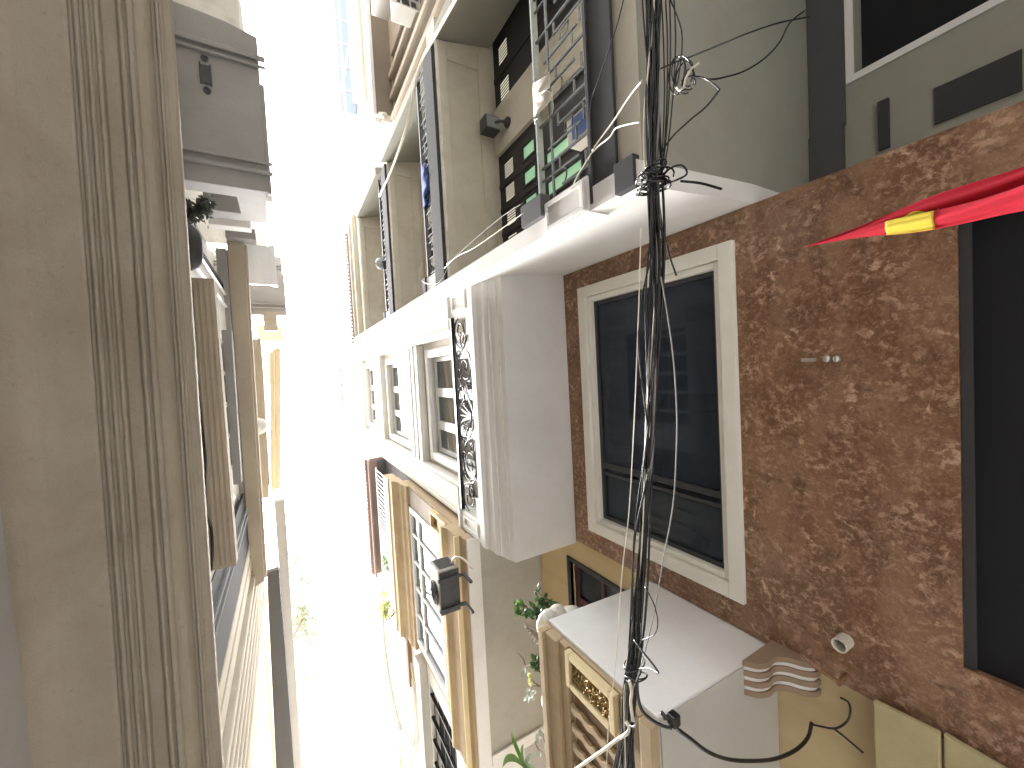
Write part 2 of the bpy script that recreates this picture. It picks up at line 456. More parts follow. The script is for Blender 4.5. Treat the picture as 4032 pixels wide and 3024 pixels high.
# ------------------------------------------------------------------ ground
g = MB(); g.box(-40, 40, -60, 60, -0.3, 0); o = g.build('alley_ground', M['asphalt']); tag(o, kind='structure')

# ================================================================== marble house
MY0, MY1, MXF = -1.03, 2.0, 2.8
H = thing('marble_house', (3.4, 0.5, 0), 'house clad in brown marble with a white balcony bay and white framed windows above', 'house')
b = MB()
WIN = (-0.80, 1.755, 3.22, 4.85)
wall_holes(b, MXF, MXF + 0.25, MY0, MY1, 0, 5.3, [(-0.58, 1.58, -1, 2.13), WIN])
wm = b.build('wall', M['marble'], H)
# window
b = MB(); ring(b, 2.765, 2.86, -0.83, 1.785, 3.19, 4.88, 0.11)
wf = b.build('window', M['frame'], H, bevel=0.006)
b = MB(); ring(b, 2.80, 2.9, -0.716, 1.671, 3.304, 4.766, 0.05)
b.build('inner_frame', M['frame'], wf, bevel=0.005)
b = MB()
ring(b, 2.845, 2.885, -0.664, 1.619, 3.356, 4.714, 0.035)
b.box(2.845, 2.885, 1.02, 1.075, 3.391, 4.679)
b.box(2.85, 2.89, 1.12, 1.15, 3.391, 4.679)
b.build('sash', M['darkalu'], wf)
b = MB(); b.box(2.862, 2.868, -0.628, 1.018, 3.392, 4.678); b.box(2.872, 2.878, 1.077, 1.583, 3.392, 4.678)
b.build('pane', M['pane'], wf)
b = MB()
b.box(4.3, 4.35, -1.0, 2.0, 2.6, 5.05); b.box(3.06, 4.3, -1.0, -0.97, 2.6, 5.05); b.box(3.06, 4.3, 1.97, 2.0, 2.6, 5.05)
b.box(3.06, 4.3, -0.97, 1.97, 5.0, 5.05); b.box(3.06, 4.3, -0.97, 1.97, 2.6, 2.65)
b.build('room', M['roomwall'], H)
def curtain(b, x, y0, y1, z0, z1, amp=0.025, waves=7):
    n = int(waves * 8)
    rows = [[(x + amp*math.sin(6.283*waves*i/n) + amp*0.4*math.sin(15*i/n), y0 + (y1-y0)*i/n, z) for i in range(n+1)] for z in (z0, z1)]
    b.grid(rows); return b
b = MB(); curtain(b, 2.97, -0.64, 1.0, 4.02, 4.70, 0.025, 9)
b.build('curtain', M['curtain'], H, smooth=True, label='navy curtain hanging behind the upper part of the big window')
b = MB(); b.box(3.05, 3.4, 0.45, 0.98, 3.3, 3.72); b.box(3.2, 3.45, -0.35, 0.3, 3.3, 3.9); b.box(3.0, 3.04, 1.12, 1.5, 3.5, 4.3)
b.build('cupboard', M['greycloth'], H)
# door
b = MB(); b.box(2.84, 2.9, -0.58, 1.58, 0.0, 2.13)
dr = b.build('door', M['void'], H)
b = MB(); b.box(2.80, 2.838, 0.47, 0.55, 1.72, 1.74); b.build('glint_bar', M['steel'], dr, bevel=0.01)  # small steel bar added in place of a light glint on the dark door
b = MB(); b.box(2.815, 2.838, -0.578, 1.578, 2.09, 2.128); b.build('lintel', M['darkgrey'], H)
# balcony slab with cornice, (x,z) profile, swept along y with slightly skewed ends
b = MB()
prof = [(2.8, 5.14), (1.985, 5.14), (1.975, 5.20), (1.95, 5.26), (1.945, 5.33), (1.915, 5.40), (1.905, 5.42), (1.905, 5.58), (1.87, 5.62), (1.87, 5.75), (2.8, 5.75)]
b.profile(prof, -1.03, 2.03)
b.build('balcony_slab', M['white'], H, bevel=0.008)
# cornice fillets
b = MB()
b.box(1.962, 1.98, -1.02, 2.02, 5.215, 5.235); b.box(1.925, 1.947, -1.02, 2.02, 5.345, 5.36)
b.build('moulding', M['white_stained'], H)
# balcony end pieces
for y0, y1 in ((-1.02, -0.70), (1.76, 2.02)):
    b = MB()
    b.box(1.885, 2.2, y0, y1, 5.75, 6.36)
    ring(b, 1.87, 1.889, y0 + 0.05, y1 - 0.05, 5.83, 6.26, 0.035)
    b.box(1.865, 2.22, y0 - 0.0, y1, 6.362, 6.42)
    if y0 < 0: b.box(1.885, 1.96, -0.70, -0.45, 5.75, 5.86)
    else: b.box(1.885, 1.96, 1.50, 1.76, 5.75, 5.86)
    b.build('parapet', M['white'], H, bevel=0.006)
# wrought-iron railing
def spiral(cy, cz, R, turns, a0, sgn, X):
    pts = []
    n = int(26 * turns)
    for i in range(n + 1):
        t = i / n
        r = R * (1 - t) ** 0.8 + 0.012
        a = a0 + sgn * 6.28319 * turns * t
        pts.append((X, cy + r*math.cos(a), cz + r*math.sin(a)))
    return pts
RAILX = 1.90
b = MB()
b.box(1.875, 1.925, -0.70, 1.76, 6.30, 6.345)
b.build('handrail', M['iron'], H)
b = MB()
def mir(pts, c=0.53): return [(x, 2*c - y, z) for x, y, z in pts]
b.box(1.892, 1.908, -0.69, 1.75, 5.765, 5.785); b.box(1.892, 1.908, -0.69, 1.75, 6.275, 6.29)
half = [
    spiral(-0.50, 6.08, 0.17, 1.6, 2.6, -1, RAILX), spiral(-0.40, 5.99, 0.09, 1.4, 0.5, 1, RAILX),
    spiral(-0.06, 5.99, 0.2, 1.9, 1.2, 1, RAILX), spiral(0.0, 6.17, 0.07, 1.3, -1.5, 1, RAILX), spiral(-0.22, 6.16, 0.06, 1.3, 0.2, 1, RAILX),
    spiral(0.17, 5.90, 0.10, 1.5, 1.6, -1, RAILX), spiral(0.30, 6.13, 0.115, 1.5, 2.2, -1, RAILX), spiral(0.39, 6.03, 0.07, 1.2, 0.8, 1, RAILX), spiral(0.20, 6.12, 0.04, 1.2, 0.8, 1, RAILX),
]
arcs = [
    [(RAILX, -0.68, 5.80), (RAILX, -0.55, 5.83), (RAILX, -0.42, 5.88), (RAILX, -0.30, 6.0), (RAILX, -0.24, 6.12), (RAILX, -0.12, 6.2), (RAILX, 0.02, 6.2)],
    [(RAILX, -0.67, 6.12), (RAILX, -0.6, 6.24), (RAILX, -0.48, 6.26), (RAILX, -0.36, 6.2), (RAILX, -0.3, 6.08), (RAILX, -0.28, 5.95), (RAILX, -0.2, 5.84)],
    [(RAILX, -0.2, 5.84), (RAILX, -0.02, 5.79), (RAILX, 0.13, 5.86), (RAILX, 0.22, 6.0)],
    [(RAILX, 0.02, 6.2), (RAILX, 0.16, 6.12), (RAILX, 0.28, 5.97), (RAILX, 0.4, 5.85), (RAILX, 0.53, 5.79)],
    [(RAILX, 0.17, 6.01), (RAILX, 0.3, 5.92), (RAILX, 0.42, 5.82), (RAILX, 0.53, 5.785)],
    [(RAILX, 0.20, 6.2), (RAILX, 0.34, 6.25), (RAILX, 0.46, 6.15), (RAILX, 0.53, 5.95)],
]
for s in half: b.tube(s, 0.0085, 5); b.tube(mir(s), 0.0085, 5)
for s in arcs:
    q = smooth_path(s, 6); b.tube(q, 0.009, 5); b.tube(mir(q), 0.009, 5)
for k in range(-3, 4):   # palmette in the middle
    a = 1.5708 + k * 0.3
    pts = [(RAILX, 0.53 + 0.05*math.cos(a), 5.84 + 0.05*math.sin(a)), (RAILX, 0.53 + 0.3*math.cos(a)*0.75, 5.84 + 0.3*math.sin(a)), (RAILX, 0.53 + 0.38*math.cos(a)*0.85, 5.84 + 0.38*math.sin(a))]
    b.tube(smooth_path(pts, 5), 0.011, 5)
b.tube([(RAILX, 0.53 + 0.2*math.cos(t*0.314), 6.02 + 0.2*math.sin(t*0.314)) for t in range(21)], 0.008, 5)
b.build('balcony_railing', M['iron'], H, label='black scrollwork railing with a palmette in the middle')
# upper facade
UX = 2.12
b = MB()
def yz(x, y, X):
    p = PX(x, y, X); return p.y, p.z
f3 = (-0.30, 1.32, 5.9, 7.95); f4 = (-0.30, 1.35, 9.35, 11.0); f5 = (-0.30, 1.33, 12.55, 13.75)
wall_holes(b, UX, UX + 0.25, MY0, MY1, 5.75, 14.9, [f3, f4, f5])
b.build('upper_wall', M['white_stained'], H)
b = MB()
for z0, z1 in ((8.27, 8.42), (8.52, 8.66), (8.76, 8.95), (11.35, 11.5), (11.62, 11.78), (11.9, 12.05), (14.0, 14.12), (14.25, 14.45)):
    b.box(1.99, UX - 0.002, -0.50, 1.50, z0, z1)
b.box(1.96, UX - 0.002, -1.0, 1.98, 14.5, 14.85)
b.build_each('string_course', M['white'], H, bevel=0.01)
for y0, y1 in ((-1.0, -0.52), (1.50, 1.97)):
    b = MB()
    b.box(1.97, UX - 0.003, y0, y1, 6.45, 14.48)
    ring(b, 1.952, 1.975, y0 + 0.06, y1 - 0.06, 6.6, 14.3, 0.03)
    b.build('pilaster', M['white_stained'], H, bevel=0.006)
for (y0, y1, z0, z1) in (f3, f4, f5):
    b = MB(); ring(b, UX - 0.06, UX + 0.02, y0 - 0.1, y1 + 0.1, z0 - 0.1, z1 + 0.1, 0.13)
    f = b.build('window', M['white'], H, bevel=0.008)
    b = MB(); ring(b, UX + 0.05, UX + 0.1, y0 + 0.03, y1 - 0.03, z0 + 0.03, z1 - 0.03, 0.07)
    for yy in (0.30, 0.84):
        b.box(UX + 0.045, UX + 0.12, yy - 0.07, yy + 0.07, z0 + 0.1, z1 - 0.1)
    b.build('sash', M['alu'], f, bevel=0.004)
    b = MB()
    for ya, yb in ((y0 + 0.1, 0.23), (0.37, 0.77), (0.91, y1 - 0.1)): b.box(UX + 0.075, UX + 0.08, ya, yb, z0 + 0.1, z1 - 0.1)
    b.build('pane', M['paneclear'], f)
    b = MB(); b.box(2.9, 2.95, -0.6, 1.6, z0, z1 + 0.2)
    b.build('interior', M['tan'] if z0 < 6 else M['concrete'], f)
b = MB()
b.box(3.3, 7, MY0, MY1, 5.76, 14.86); b.box(4.4, 7, MY0, MY1, 0, 5.75)
b.box(UX + 0.252, 3.3, MY0, MY0 + 0.1, 5.76, 14.86); b.box(UX + 0.252, 3.3, MY1 - 0.1, MY1, 5.76, 14.86)
b.box(UX + 0.252, 3.3, MY0 + 0.1, MY1 - 0.1, 14.7, 14.86)
b.box(MXF + 0.252, 4.4, MY0, MY0 + 0.02, 0, 5.75); b.box(MXF + 0.252, 4.4, MY1 - 0.02, MY1, 0, 5.75)
b.build('core', M['white'], H)

b = MB(); b.box(2.06, 3.3, -0.72, 1.55, 14.87, 16.6); b.build('penthouse', M['ltyellow'], H, bevel=0.01)
b = MB(); b.box(2.0, 3.3, -0.5, 1.35, 16.62, 18.8); b.build('penthouse_upper', M['white'], H, bevel=0.01)
b = MB(); b.box(1.96, 2.05, -0.45, 1.3, 18.82, 19.1); b.build('penthouse_rail', M['midgrey'], H)
# ================================================================== cream house with dark railings
HB = thing('cream_house', (3.0, -2.5, 0), 'cream house with deep overhang, dark balcony railings and black louvred doors', 'house')
BW = 2.62                      # plane of the balcony doors
# overhang end wall beside the marble house (slightly skewed plan)
b = MB()
b.plan([(1.70, -0.955), (2.795, -1.032), (3.6, -1.035), (3.6, -1.16), (2.795, -1.16), (1.70, -1.09)], 3.058, 13.2)
b.plan([(2.802, -1.034), (3.9, -1.12), (3.9, -1.2), (2.802, -1.14)], 5.3, 13.2)
b.build('end_wall', M['white'], HB)
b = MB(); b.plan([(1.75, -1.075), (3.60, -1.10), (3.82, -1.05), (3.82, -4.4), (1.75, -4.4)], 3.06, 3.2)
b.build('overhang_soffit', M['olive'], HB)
b = MB()
b.box(1.735, 1.749, -4.3, -1.095, 3.058, 3.215)
b.box(1.735, BW, -4.3, -1.095, 3.202, 3.36)
b.build('balcony_slab', M['cream'], HB, bevel=0.005)
b = MB(); b.box(1.712, 1.734, -4.3, -1.0, 3.215, 3.40); b.box(1.698, 1.734, -4.3, -0.99, 3.402, 3.432)
b.build('fascia_band', M['darkgrey'], HB, bevel=0.004)
b = MB(); b.box(1.68, 1.73, -1.12, -0.953, 3.062, 3.205); b.build('fascia_end', M['darkgrey'], HB, bevel=0.004)
# parapet end pier with a raised panel and dark cap
b = MB(); b.box(1.685, 1.86, -1.17, -0.952, 3.435, 3.89); ring(b, 1.668, 1.684, -1.155, -0.965, 3.46, 3.87, 0.028)
b.build('pier', M['white'], HB, bevel=0.004)
b = MB(); b.box(1.655, 1.74, -1.245, -1.085, 3.895, 4.165); b.build('pier_cap', M['midgrey'], HB, bevel=0.004)
# ground floor front
GX = 3.63
b = MB(); wall_holes(b, GX, GX + 0.2, -4.4, -1.04, 0, 3.05, [(-3.7, -1.92, -1, 2.78)])
b.build('ground_floor_wall', M['olive'], HB)
b = MB(); b.box(GX - 0.03, GX - 0.002, -4.4, -1.64, 2.835, 3.055); b.box(GX - 0.05, GX - 0.002, -1.64, -1.05, 2.845, 3.055)
b.build('door_beam', M['midgrey'], HB)
b = MB(); b.box(GX - 0.014, GX - 0.002, -1.61, -1.39, 2.05, 2.39); b.build('meter_panel', M['darkgrey'], HB)
b = MB(); b.box(GX - 0.03, GX - 0.002, -1.68, -1.36, 2.60, 2.655); b.build('door_hinge_rail', M['darkgrey'], HB)
b = MB(); b.box(GX + 0.12, GX + 0.15, -3.7, -1.92, 0, 2.78); b.build('shutter', M['void'], HB)
b = MB(); ring(b, GX - 0.012, GX + 0.02, -3.7, -1.915, -0.2, 2.83, 0.045); b.build('door_frame', M['white'], HB)
# --- storeys
def railing(root, x, y0, y1, z0, z1, name, label=None, mat=M['iron'], fine=False):
    b = MB()
    b.box(x - 0.012, x + 0.012, y0, y1, z0, z0 + 0.025)
    if not fine: b.box(x - 0.008, x + 0.008, y0, y1, z1 - 0.14, z1 - 0.125)
    n = int(round((y1 - y0) / 0.3)); p = (y1 - y0) / n
    for i in range(n + 1):
        yy = y0 + i * p
        b.box(x - 0.007, x + 0.007, yy - 0.007, yy + 0.007, z0, z1)
        if i == n: break
        h = z1 - z0
        b.box(x - 0.006, x + 0.006, yy + p*0.30 - 0.006, yy + p*0.30 + 0.006, z0 + (0.28 if i % 2 else 0.0)*h, z1 - (0.0 if i % 2 else 0.35)*h)
        b.box(x - 0.006, x + 0.006, yy + p*0.66 - 0.006, yy + p*0.66 + 0.006, z0 + (0.0 if i % 2 else 0.22)*h, z1 - (0.4 if i % 2 else 0.14)*h)
        # short horizontals between the bars
        za, zb = z0 + 0.62*h, z0 + 0.30*h
        b.box(x - 0.006, x + 0.006, yy + 0.008, yy + p*0.30, za, za + 0.012)
        b.box(x - 0.006, x + 0.006, yy + p*0.66, yy + p, zb, zb + 0.012)
        b.box(x - 0.006, x + 0.006, yy + p*0.30, yy + p*0.66, z0 + 0.16*h, z0 + 0.16*h + 0.012)
        if i % 2 == 0:   # small tilted rectangle
            cy, cz = yy + p*0.48, z0 + 0.44*h
            q = [(-0.028, -0.05), (0.028, -0.035), (0.028, 0.05), (-0.028, 0.035), (-0.028, -0.05)]
            b.tube([(x, cy + a, cz + c) for a, c in q], 0.005, 4)
        else:            # rounded loop
            cy, cz = yy + p*0.48, z0 + 0.6*h
            b.tube([(x, cy + 0.18*p*math.cos(t*0.262), cz - 0.0 - 0.05*math.sin(t*0.262)) for t in range(13)], 0.006, 5)
    r = b.build(name, mat, root, label=label)
    return r
# floor 2
railing(HB, 1.775, -4.25, -1.18, 3.435, 4.02, 'balcony_railing', mat=M['ironlight'])
b = MB(); b.box(1.75, 1.80, -4.3, -1.09, 4.022, 4.05); b.build('handrail', M['rail'], HB, bevel=0.006)
S3, S4, S5 = 6.262, 9.39, 12.35
DZ = (3.35, 6.1)
d1 = (-2.84, -1.19); d2 = (-4.33, -3.42)
b = MB(); wall_holes(b, BW, BW + 0.2, -4.4, -1.145, 3.362, S3 - 0.002, [(d1[0], d1[1], 3.3, 6.255), (d2[0], d2[1], 3.3, 6.255)])
b.build('balcony_wall', M['cream'], HB)
def louvre_door(root, y0, y1, z0, z1, x, slits, panes, seams):
    b = MB()
    wall_holes(b, x, x + 0.045, y0, y1, z0, z1, slits + panes)
    for yy in seams: b.box(x - 0.012, x - 0.001, yy - 0.03, yy + 0.03, z0, z1)
    for h in panes: ring(b, x - 0.010, x - 0.001, h[0] - 0.03, h[1] + 0.03, h[2] - 0.03, h[3] + 0.03, 0.028)
    d = b.build('door', M['door'], root)
    b = MB()
    for h in slits:
        b.box(x + 0.0005, x + 0.002, slits[0][0] - 0.01, slits[-1][1] + 0.01, h[2] - 0.012, h[2] - 0.004) if h is slits[0] else None
        for k in range(7):
            yy = h[0] + (h[1] - h[0])*k/6
            b.box(x + 0.001, x + 0.004, yy - 0.007, yy + 0.007, h[2] - 0.006, h[3])
    b.build('louvre', M['door'], d)
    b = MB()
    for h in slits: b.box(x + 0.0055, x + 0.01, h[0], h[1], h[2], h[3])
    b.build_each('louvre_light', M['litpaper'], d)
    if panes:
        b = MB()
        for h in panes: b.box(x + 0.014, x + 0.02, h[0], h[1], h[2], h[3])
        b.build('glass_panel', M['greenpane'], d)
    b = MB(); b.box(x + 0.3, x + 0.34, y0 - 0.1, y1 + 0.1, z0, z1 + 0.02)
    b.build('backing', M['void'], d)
def slit_row(cs, z1, hw=0.095): return [(c - hw, c + hw, z1 - 0.36, z1 - 0.14) for c in cs]
c1 = [-2.595, -2.295, -1.98, -1.66, -1.345]
pn1 = [(c - 0.075, c + 0.075, 5.40, 5.65) for c in c1[:3]] + [(c - 0.07, c + 0.07, 4.6, 5.18) for c in c1[1:3]] + [(c - 0.07, c + 0.07, 3.9, 4.45) for c in c1[1:3]]
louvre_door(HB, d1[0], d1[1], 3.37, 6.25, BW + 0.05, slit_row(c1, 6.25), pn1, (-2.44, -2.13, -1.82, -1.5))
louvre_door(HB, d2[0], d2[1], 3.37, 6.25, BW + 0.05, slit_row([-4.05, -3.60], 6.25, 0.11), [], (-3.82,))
# side wing between this balcony and the next house
b = MB()
b.plan([(1.86, -4.10), (BW, -4.26), (BW, -4.40), (1.86, -4.24)], 3.37, S3 - 0.003)
b.plan([(1.86, -4.10), (BW, -4.26), (BW, -4.40), (1.86, -4.24)], S3 + 0.55, S4 - 0.003)
b.plan([(1.86, -4.10), (BW, -4.26), (BW, -4.40), (1.86, -4.24)], S4 + 0.5, S5 - 0.003)
b.build('wing_wall', M['olive'], HB)
# slabs over floors 2, 3, 4 with a recessed soffit panel
for S, x0, zt in ((S3, 1.865, 0.52), (S4, 1.975, 0.5), (S5, 1.90, 0.7)):
    b = MB()
    b.box(x0, BW + 0.2, -4.39, -1.075, S, S + 0.3)
    b.box(x0 + 0.02, x0 + 0.13, -4.1, -1.12, S - 0.035, S - 0.001); b.box(BW - 0.2, BW - 0.06, -4.1, -1.12, S - 0.035, S - 0.001)
    b.box(x0 + 0.131, BW - 0.201, -4.1, -3.9, S - 0.035, S - 0.001); b.box(x0 + 0.131, BW - 0.201, -1.3, -1.12, S - 0.035, S - 0.001)
    b.build('balcony_slab', M['cream'], HB, bevel=0.006)
for S, xx in ((S3, 1.815), (S4, 1.925)):
    b = MB(); b.box(xx, xx + 0.045, -4.1, -0.97, S + 0.02, S + 0.35); b.build('fascia_band', M['darkgrey'], HB, bevel=0.004)
    b = MB(); b.box(xx + 0.04, xx + 0.1, -4.1, -1.07, S - 0.02, S + 0.015); b.box(xx + 0.051, 2.2, -4.1, -1.1, S + 0.305, S + 0.36)
    b.build('fascia_edge', M['white_stained'], HB, bevel=0.004)
    railing(HB, xx + 0.05, -4.05, -1.3, S + 0.37, S + 0.72, 'balcony_railing', fine=True, mat=M['ironlight'])
    b = MB(); b.box(xx + 0.03, xx + 0.08, -4.1, -1.0, S + 0.72, S + 0.75); b.build('handrail', M['iron'], HB)
    b = MB(); b.box(xx + 0.02, xx + 0.25, -1.36, -1.095, S + 0.37, S + 0.78); b.build('pier', M['white'], HB, bevel=0.005)
    b = MB(); b.box(xx + 0.0, xx + 0.28, -1.38, -1.0, S + 0.782, S + 0.92); b.build('pier_cap', M['midgrey'], HB)
for S, T in ((S3, S4), (S4, S5)):
    hz = T - 0.12
    b = MB(); wall_holes(b, BW, BW + 0.2, -4.4, -1.145, S + 0.302, T - 0.002, [(-2.9, -1.5, S + 0.31, hz), (-4.2, -3.4, S + 0.31, hz)])
    b.build('upper_wall', M['cream'], HB)
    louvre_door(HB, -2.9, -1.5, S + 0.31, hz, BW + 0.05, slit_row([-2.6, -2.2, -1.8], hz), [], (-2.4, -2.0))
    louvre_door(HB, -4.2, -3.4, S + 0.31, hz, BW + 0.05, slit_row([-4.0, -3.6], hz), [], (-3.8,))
# roof eaves
b = MB(); b.box(1.78, 3.0, -4.3, -1.0, S5 + 0.31, S5 + 0.5); b.box(1.72, 3.0, -4.1, -1.0, S5 + 0.503, S5 + 0.62)
b.build('eaves', M['cream'], HB, bevel=0.01)
b = MB()
b.prism([(1.68, -3.9, S5 + 0.63), (1.68, -3.9, S5 + 0.70), (3.5, -3.9, S5 + 1.3), (3.5, -3.9, S5 + 0.63)], (0, 2.95, 0))
for k in range(30):
    yy = -3.88 + k * 0.1
    b.tube([(1.65, yy, S5 + 0.70), (2.1, yy, S5 + 0.86)], 0.04, 6)
b.build('roof', M['rooftile'], HB)
b = MB(); b.box(3.9, 7, -4.4, -1.2, 0, 13.4); b.box(BW + 0.7, 3.9, -4.4, -1.2, 3.4, 13.4)
b.build('core', M['cream'], HB)

def wall_lamp(p, label, s=1.0):
    x, y, z = p
    t = thing('wall_lamp', p, label, 'lamp', 'box lamps on the cream house')
    b = MB(); b.lathe((x, y, z), [(0.05*s, 0), (0.05*s, -0.02*s), (0.03*s, -0.035*s)], 14, 'x'); b.build('wall_plate', M['darkalu'], t)
    b = MB(); b.tube([(x - 0.02*s, y, z), (x - 0.09*s, y, z + 0.02*s), (x - 0.12*s, y, z + 0.06*s)], 0.014*s, 8); b.build('arm', M['darkalu'], t)
    b = MB(); b.box(x - 0.22*s, x - 0.06*s, y - 0.07*s, y + 0.07*s, z + 0.06*s, z + 0.2*s)
    b.build('housing', M['darkalu'], t, bevel=0.008)
    b = MB(); b.box(x - 0.21*s, x - 0.07*s, y - 0.055*s, y + 0.055*s, z + 0.05*s, z + 0.0595*s); b.build('lens', M['greycloth'], t)
p = PX(*(1000 + 1660/1.659, 800/1.659), BW - 0.005)
wall_lamp((BW - 0.003, p.y, p.z), 'black box lamp on the cream wall between the two louvred doors of the lowest balcony', 1.25)
p = PX(1612, 858, BW - 0.005)
wall_lamp((BW - 0.003, p.y, p.z), 'smaller black box lamp above the blue cloth, one balcony higher than the other lamp', 1.5)

# ================================================================== ochre house
HC = thing('ochre_house', (2.6, 3.5, 0), 'ochre house with a white sided balcony box and ochre cornices', 'house')
CY1 = 5.1
b = MB()
b.plan([(1.665, 1.955), (2.85, 2.012), (2.85, 6.5), (1.72, 6.5)], 3.03, 4.085)
b.build('balcony_box', M['white'], HC, bevel=0.012)
b = MB(); b.plan([(1.668, 1.962), (2.85, 2.02), (2.85, 6.4), (1.725, 6.4)], 3.022, 3.0295)
b.build('box_underside', M['olivelight'], HC)
b = MB()
b.plan([(1.60, 1.99), (1.663, 1.985), (1.717, 6.5), (1.65, 6.5)], 3.032, 3.12)
b.plan([(1.615, 1.99), (1.663, 1.985), (1.717, 6.5), (1.665, 6.5)], 3.122, 3.28)
b.plan([(1.635, 1.98), (1.664, 1.977), (1.717, 6.5), (1.685, 6.5)], 3.283, 3.79)
b.plan([(1.61, 1.99), (1.663, 1.985), (1.717, 6.5), (1.66, 6.5)], 3.793, 3.88)
b.plan([(1.585, 1.99), (1.663, 1.985), (1.717, 6.5), (1.635, 6.5)], 3.883, 4.02)
b.plan([(1.56, 1.99), (1.663, 1.985), (1.717, 6.5), (1.61, 6.5)], 4.023, 4.084)
b.build('box_front', M['ochre'], HC, bevel=0.006)
# relief panel
b = MB(); ring(b, 1.585, 1.634, 1.99, 2.245, 3.30, 3.78, 0.045)
rp = b.build('relief_panel', M['ltyellow'], HC, bevel=0.006)
b = MB()
b.box(1.612, 1.633, 2.036, 2.199, 3.346, 3.734)
rr = random.Random(3)
for k in range(85):
    y, z = rr.uniform(2.05, 2.185), rr.uniform(3.36, 3.72)
    a = rr.uniform(0, 6.28); L = rr.uniform(0.015, 0.04)
    pts = [(1.606 + rr.uniform(-0.008, 0.004), y + L*t*math.cos(a + t*1.8), z + L*t*math.sin(a + t*1.8)) for t in (0, 0.4, 0.7, 1.0)]
    b.tube(pts, 0.0075, 5, 0.003)
b.build('carving', M['gold'], rp, smooth=True)
# vertical slots with scalloped edges beside the panel
b = MB()
for i in range(14):
    y = 2.30 + i * 0.145
    xo = 1.640 + (y - 1.98) * 0.0118 - 0.010
    b.prism([(xo, y + 0.01*math.sin(k*2.2) , 3.33 + 0.42*k/12) for k in range(13)] + [(xo, y + 0.075 + 0.014*abs(math.sin(k*1.6)), 3.33 + 0.42*k/12) for k in range(12, -1, -1)], (0.008, 0, 0))
b.build('slot', M['brown'], HC)
b = MB()
for i in range(14):
    y = 2.385 + i * 0.145
    xo = 1.640 + (y - 1.98) * 0.0118 - 0.038
    b.prism([(xo, y + 0.008*math.sin(k*1.9), 3.31 + 0.46*k/12) for k in range(13)] + [(xo, y + 0.05 + 0.01*math.cos(k*1.7), 3.31 + 0.46*k/12) for k in range(12, -1, -1)], (0.028, 0, 0))
b.build('slat', M['ochre'], HC, bevel=0.004)
# wavy striped corbel under the box
# yellow wall behind, with a red wood window
YW = 2.86
b = MB()
wy0, wy1, wz0, wz1 = 2.34, 3.3, 4.35, 5.36
wall_holes(b, YW, YW + 0.2, 2.003, 6.5, 0, 6.0, [(wy0, wy1, wz0, wz1)])
b.build('yellow_wall', M['yellow'], HC)
b = MB(); ring(b, YW - 0.02, YW + 0.05, wy0 - 0.05, wy1 + 0.05, wz0 - 0.05, wz1 + 0.05, 0.05); wo = b.build('window', M['darkgrey'], HC, bevel=0.01)
b = MB(); ring(b, YW + 0.06, YW + 0.10, wy0, wy1, wz0, wz1, 0.08); b.box(YW + 0.06, YW + 0.1, 2.78, 2.86, wz0 + 0.08, wz1 - 0.08); b.box(YW + 0.065, YW + 0.1, wy0 + 0.08, 2.78, 4.85, 4.9)
b.build('sash', M['redwood'], wo, bevel=0.005)
b = MB(); b.box(YW + 0.085, YW + 0.09, wy0 + 0.08, wy1 - 0.08, wz0 + 0.08, wz1 - 0.08); b.build('pane', M['pane'], wo)
b = MB(); b.box(YW + 0.3, YW + 0.33, wy0 - 0.2, wy1 + 0.2, wz0 - 0.2, wz1 + 0.2); b.build('interior', M['redwood'], wo)
# soffit of the storeys above
b = MB(); b.box(1.86, YW + 0.2, 2.035, 5.0, 6.02, 6.2)
b.build('soffit', M['greyplaster'], HC)
b = MB()
b.box(1.79, 1.96, 2.035, 5.0, 5.985, 6.015); b.box(1.965, 2.85, 4.85, 5.0, 5.985, 6.015)
b.build('soffit_border', M['white'], HC, bevel=0.004)
b = MB()
b.profile([(1.86, 6.02), (1.78, 6.02), (1.77, 6.10), (1.79, 6.14), (1.73, 6.22), (1.72, 6.30), (1.72, 6.5), (1.69, 6.56), (1.69, 6.62), (1.86, 6.62)], 2.035, 5.08)
b.build('cornice', M['ochre'], HC)
b = MB(); b.box(1.70, 1.775, 2.035, 5.06, 6.175, 6.2); b.box(1.672, 1.69, 2.033, 5.085, 6.6, 6.635); b.build('cornice_fillet', M['ltyellow'], HC)
CX = 1.86
wz = (7.25, 8.78)
b = MB(); wall_holes(b, CX, CX + 0.2, 2.035, CY1, 6.22, 9.3, [(2.45, 4.9, *wz)]); b.build('upper_wall', M['ochre'], HC)
b = MB(); ring(b, CX - 0.03, CX + 0.06, 2.40, 4.95, wz[0] - 0.05, wz[1] + 0.05, 0.09)
for yy in (2.9, 3.4, 3.9, 4.4): b.box(CX - 0.01, CX + 0.06, yy - 0.02, yy + 0.02, wz[0] + 0.04, wz[1] - 0.04)
b.box(CX - 0.015, CX + 0.06, 2.49, 4.86, 8.30, 8.36)
wo = b.build('window', M['alu'], HC, bevel=0.005)
b = MB(); b.box(CX + 0.02, CX + 0.026, 2.49, 4.86, wz[0] + 0.04, wz[1] - 0.04); b.build('pane', M['paneclear'], wo)
b = MB(); b.box(CX + 0.5, CX + 0.55, 2.2, 5.0, 6.5, 9.2); b.build('interior', M['white'], wo)
b = MB(); b.box(1.80, CX - 0.002, 2.04, 5.0, 6.64, 7.12); b.build('sill_band', M['ochre'], HC, bevel=0.006)
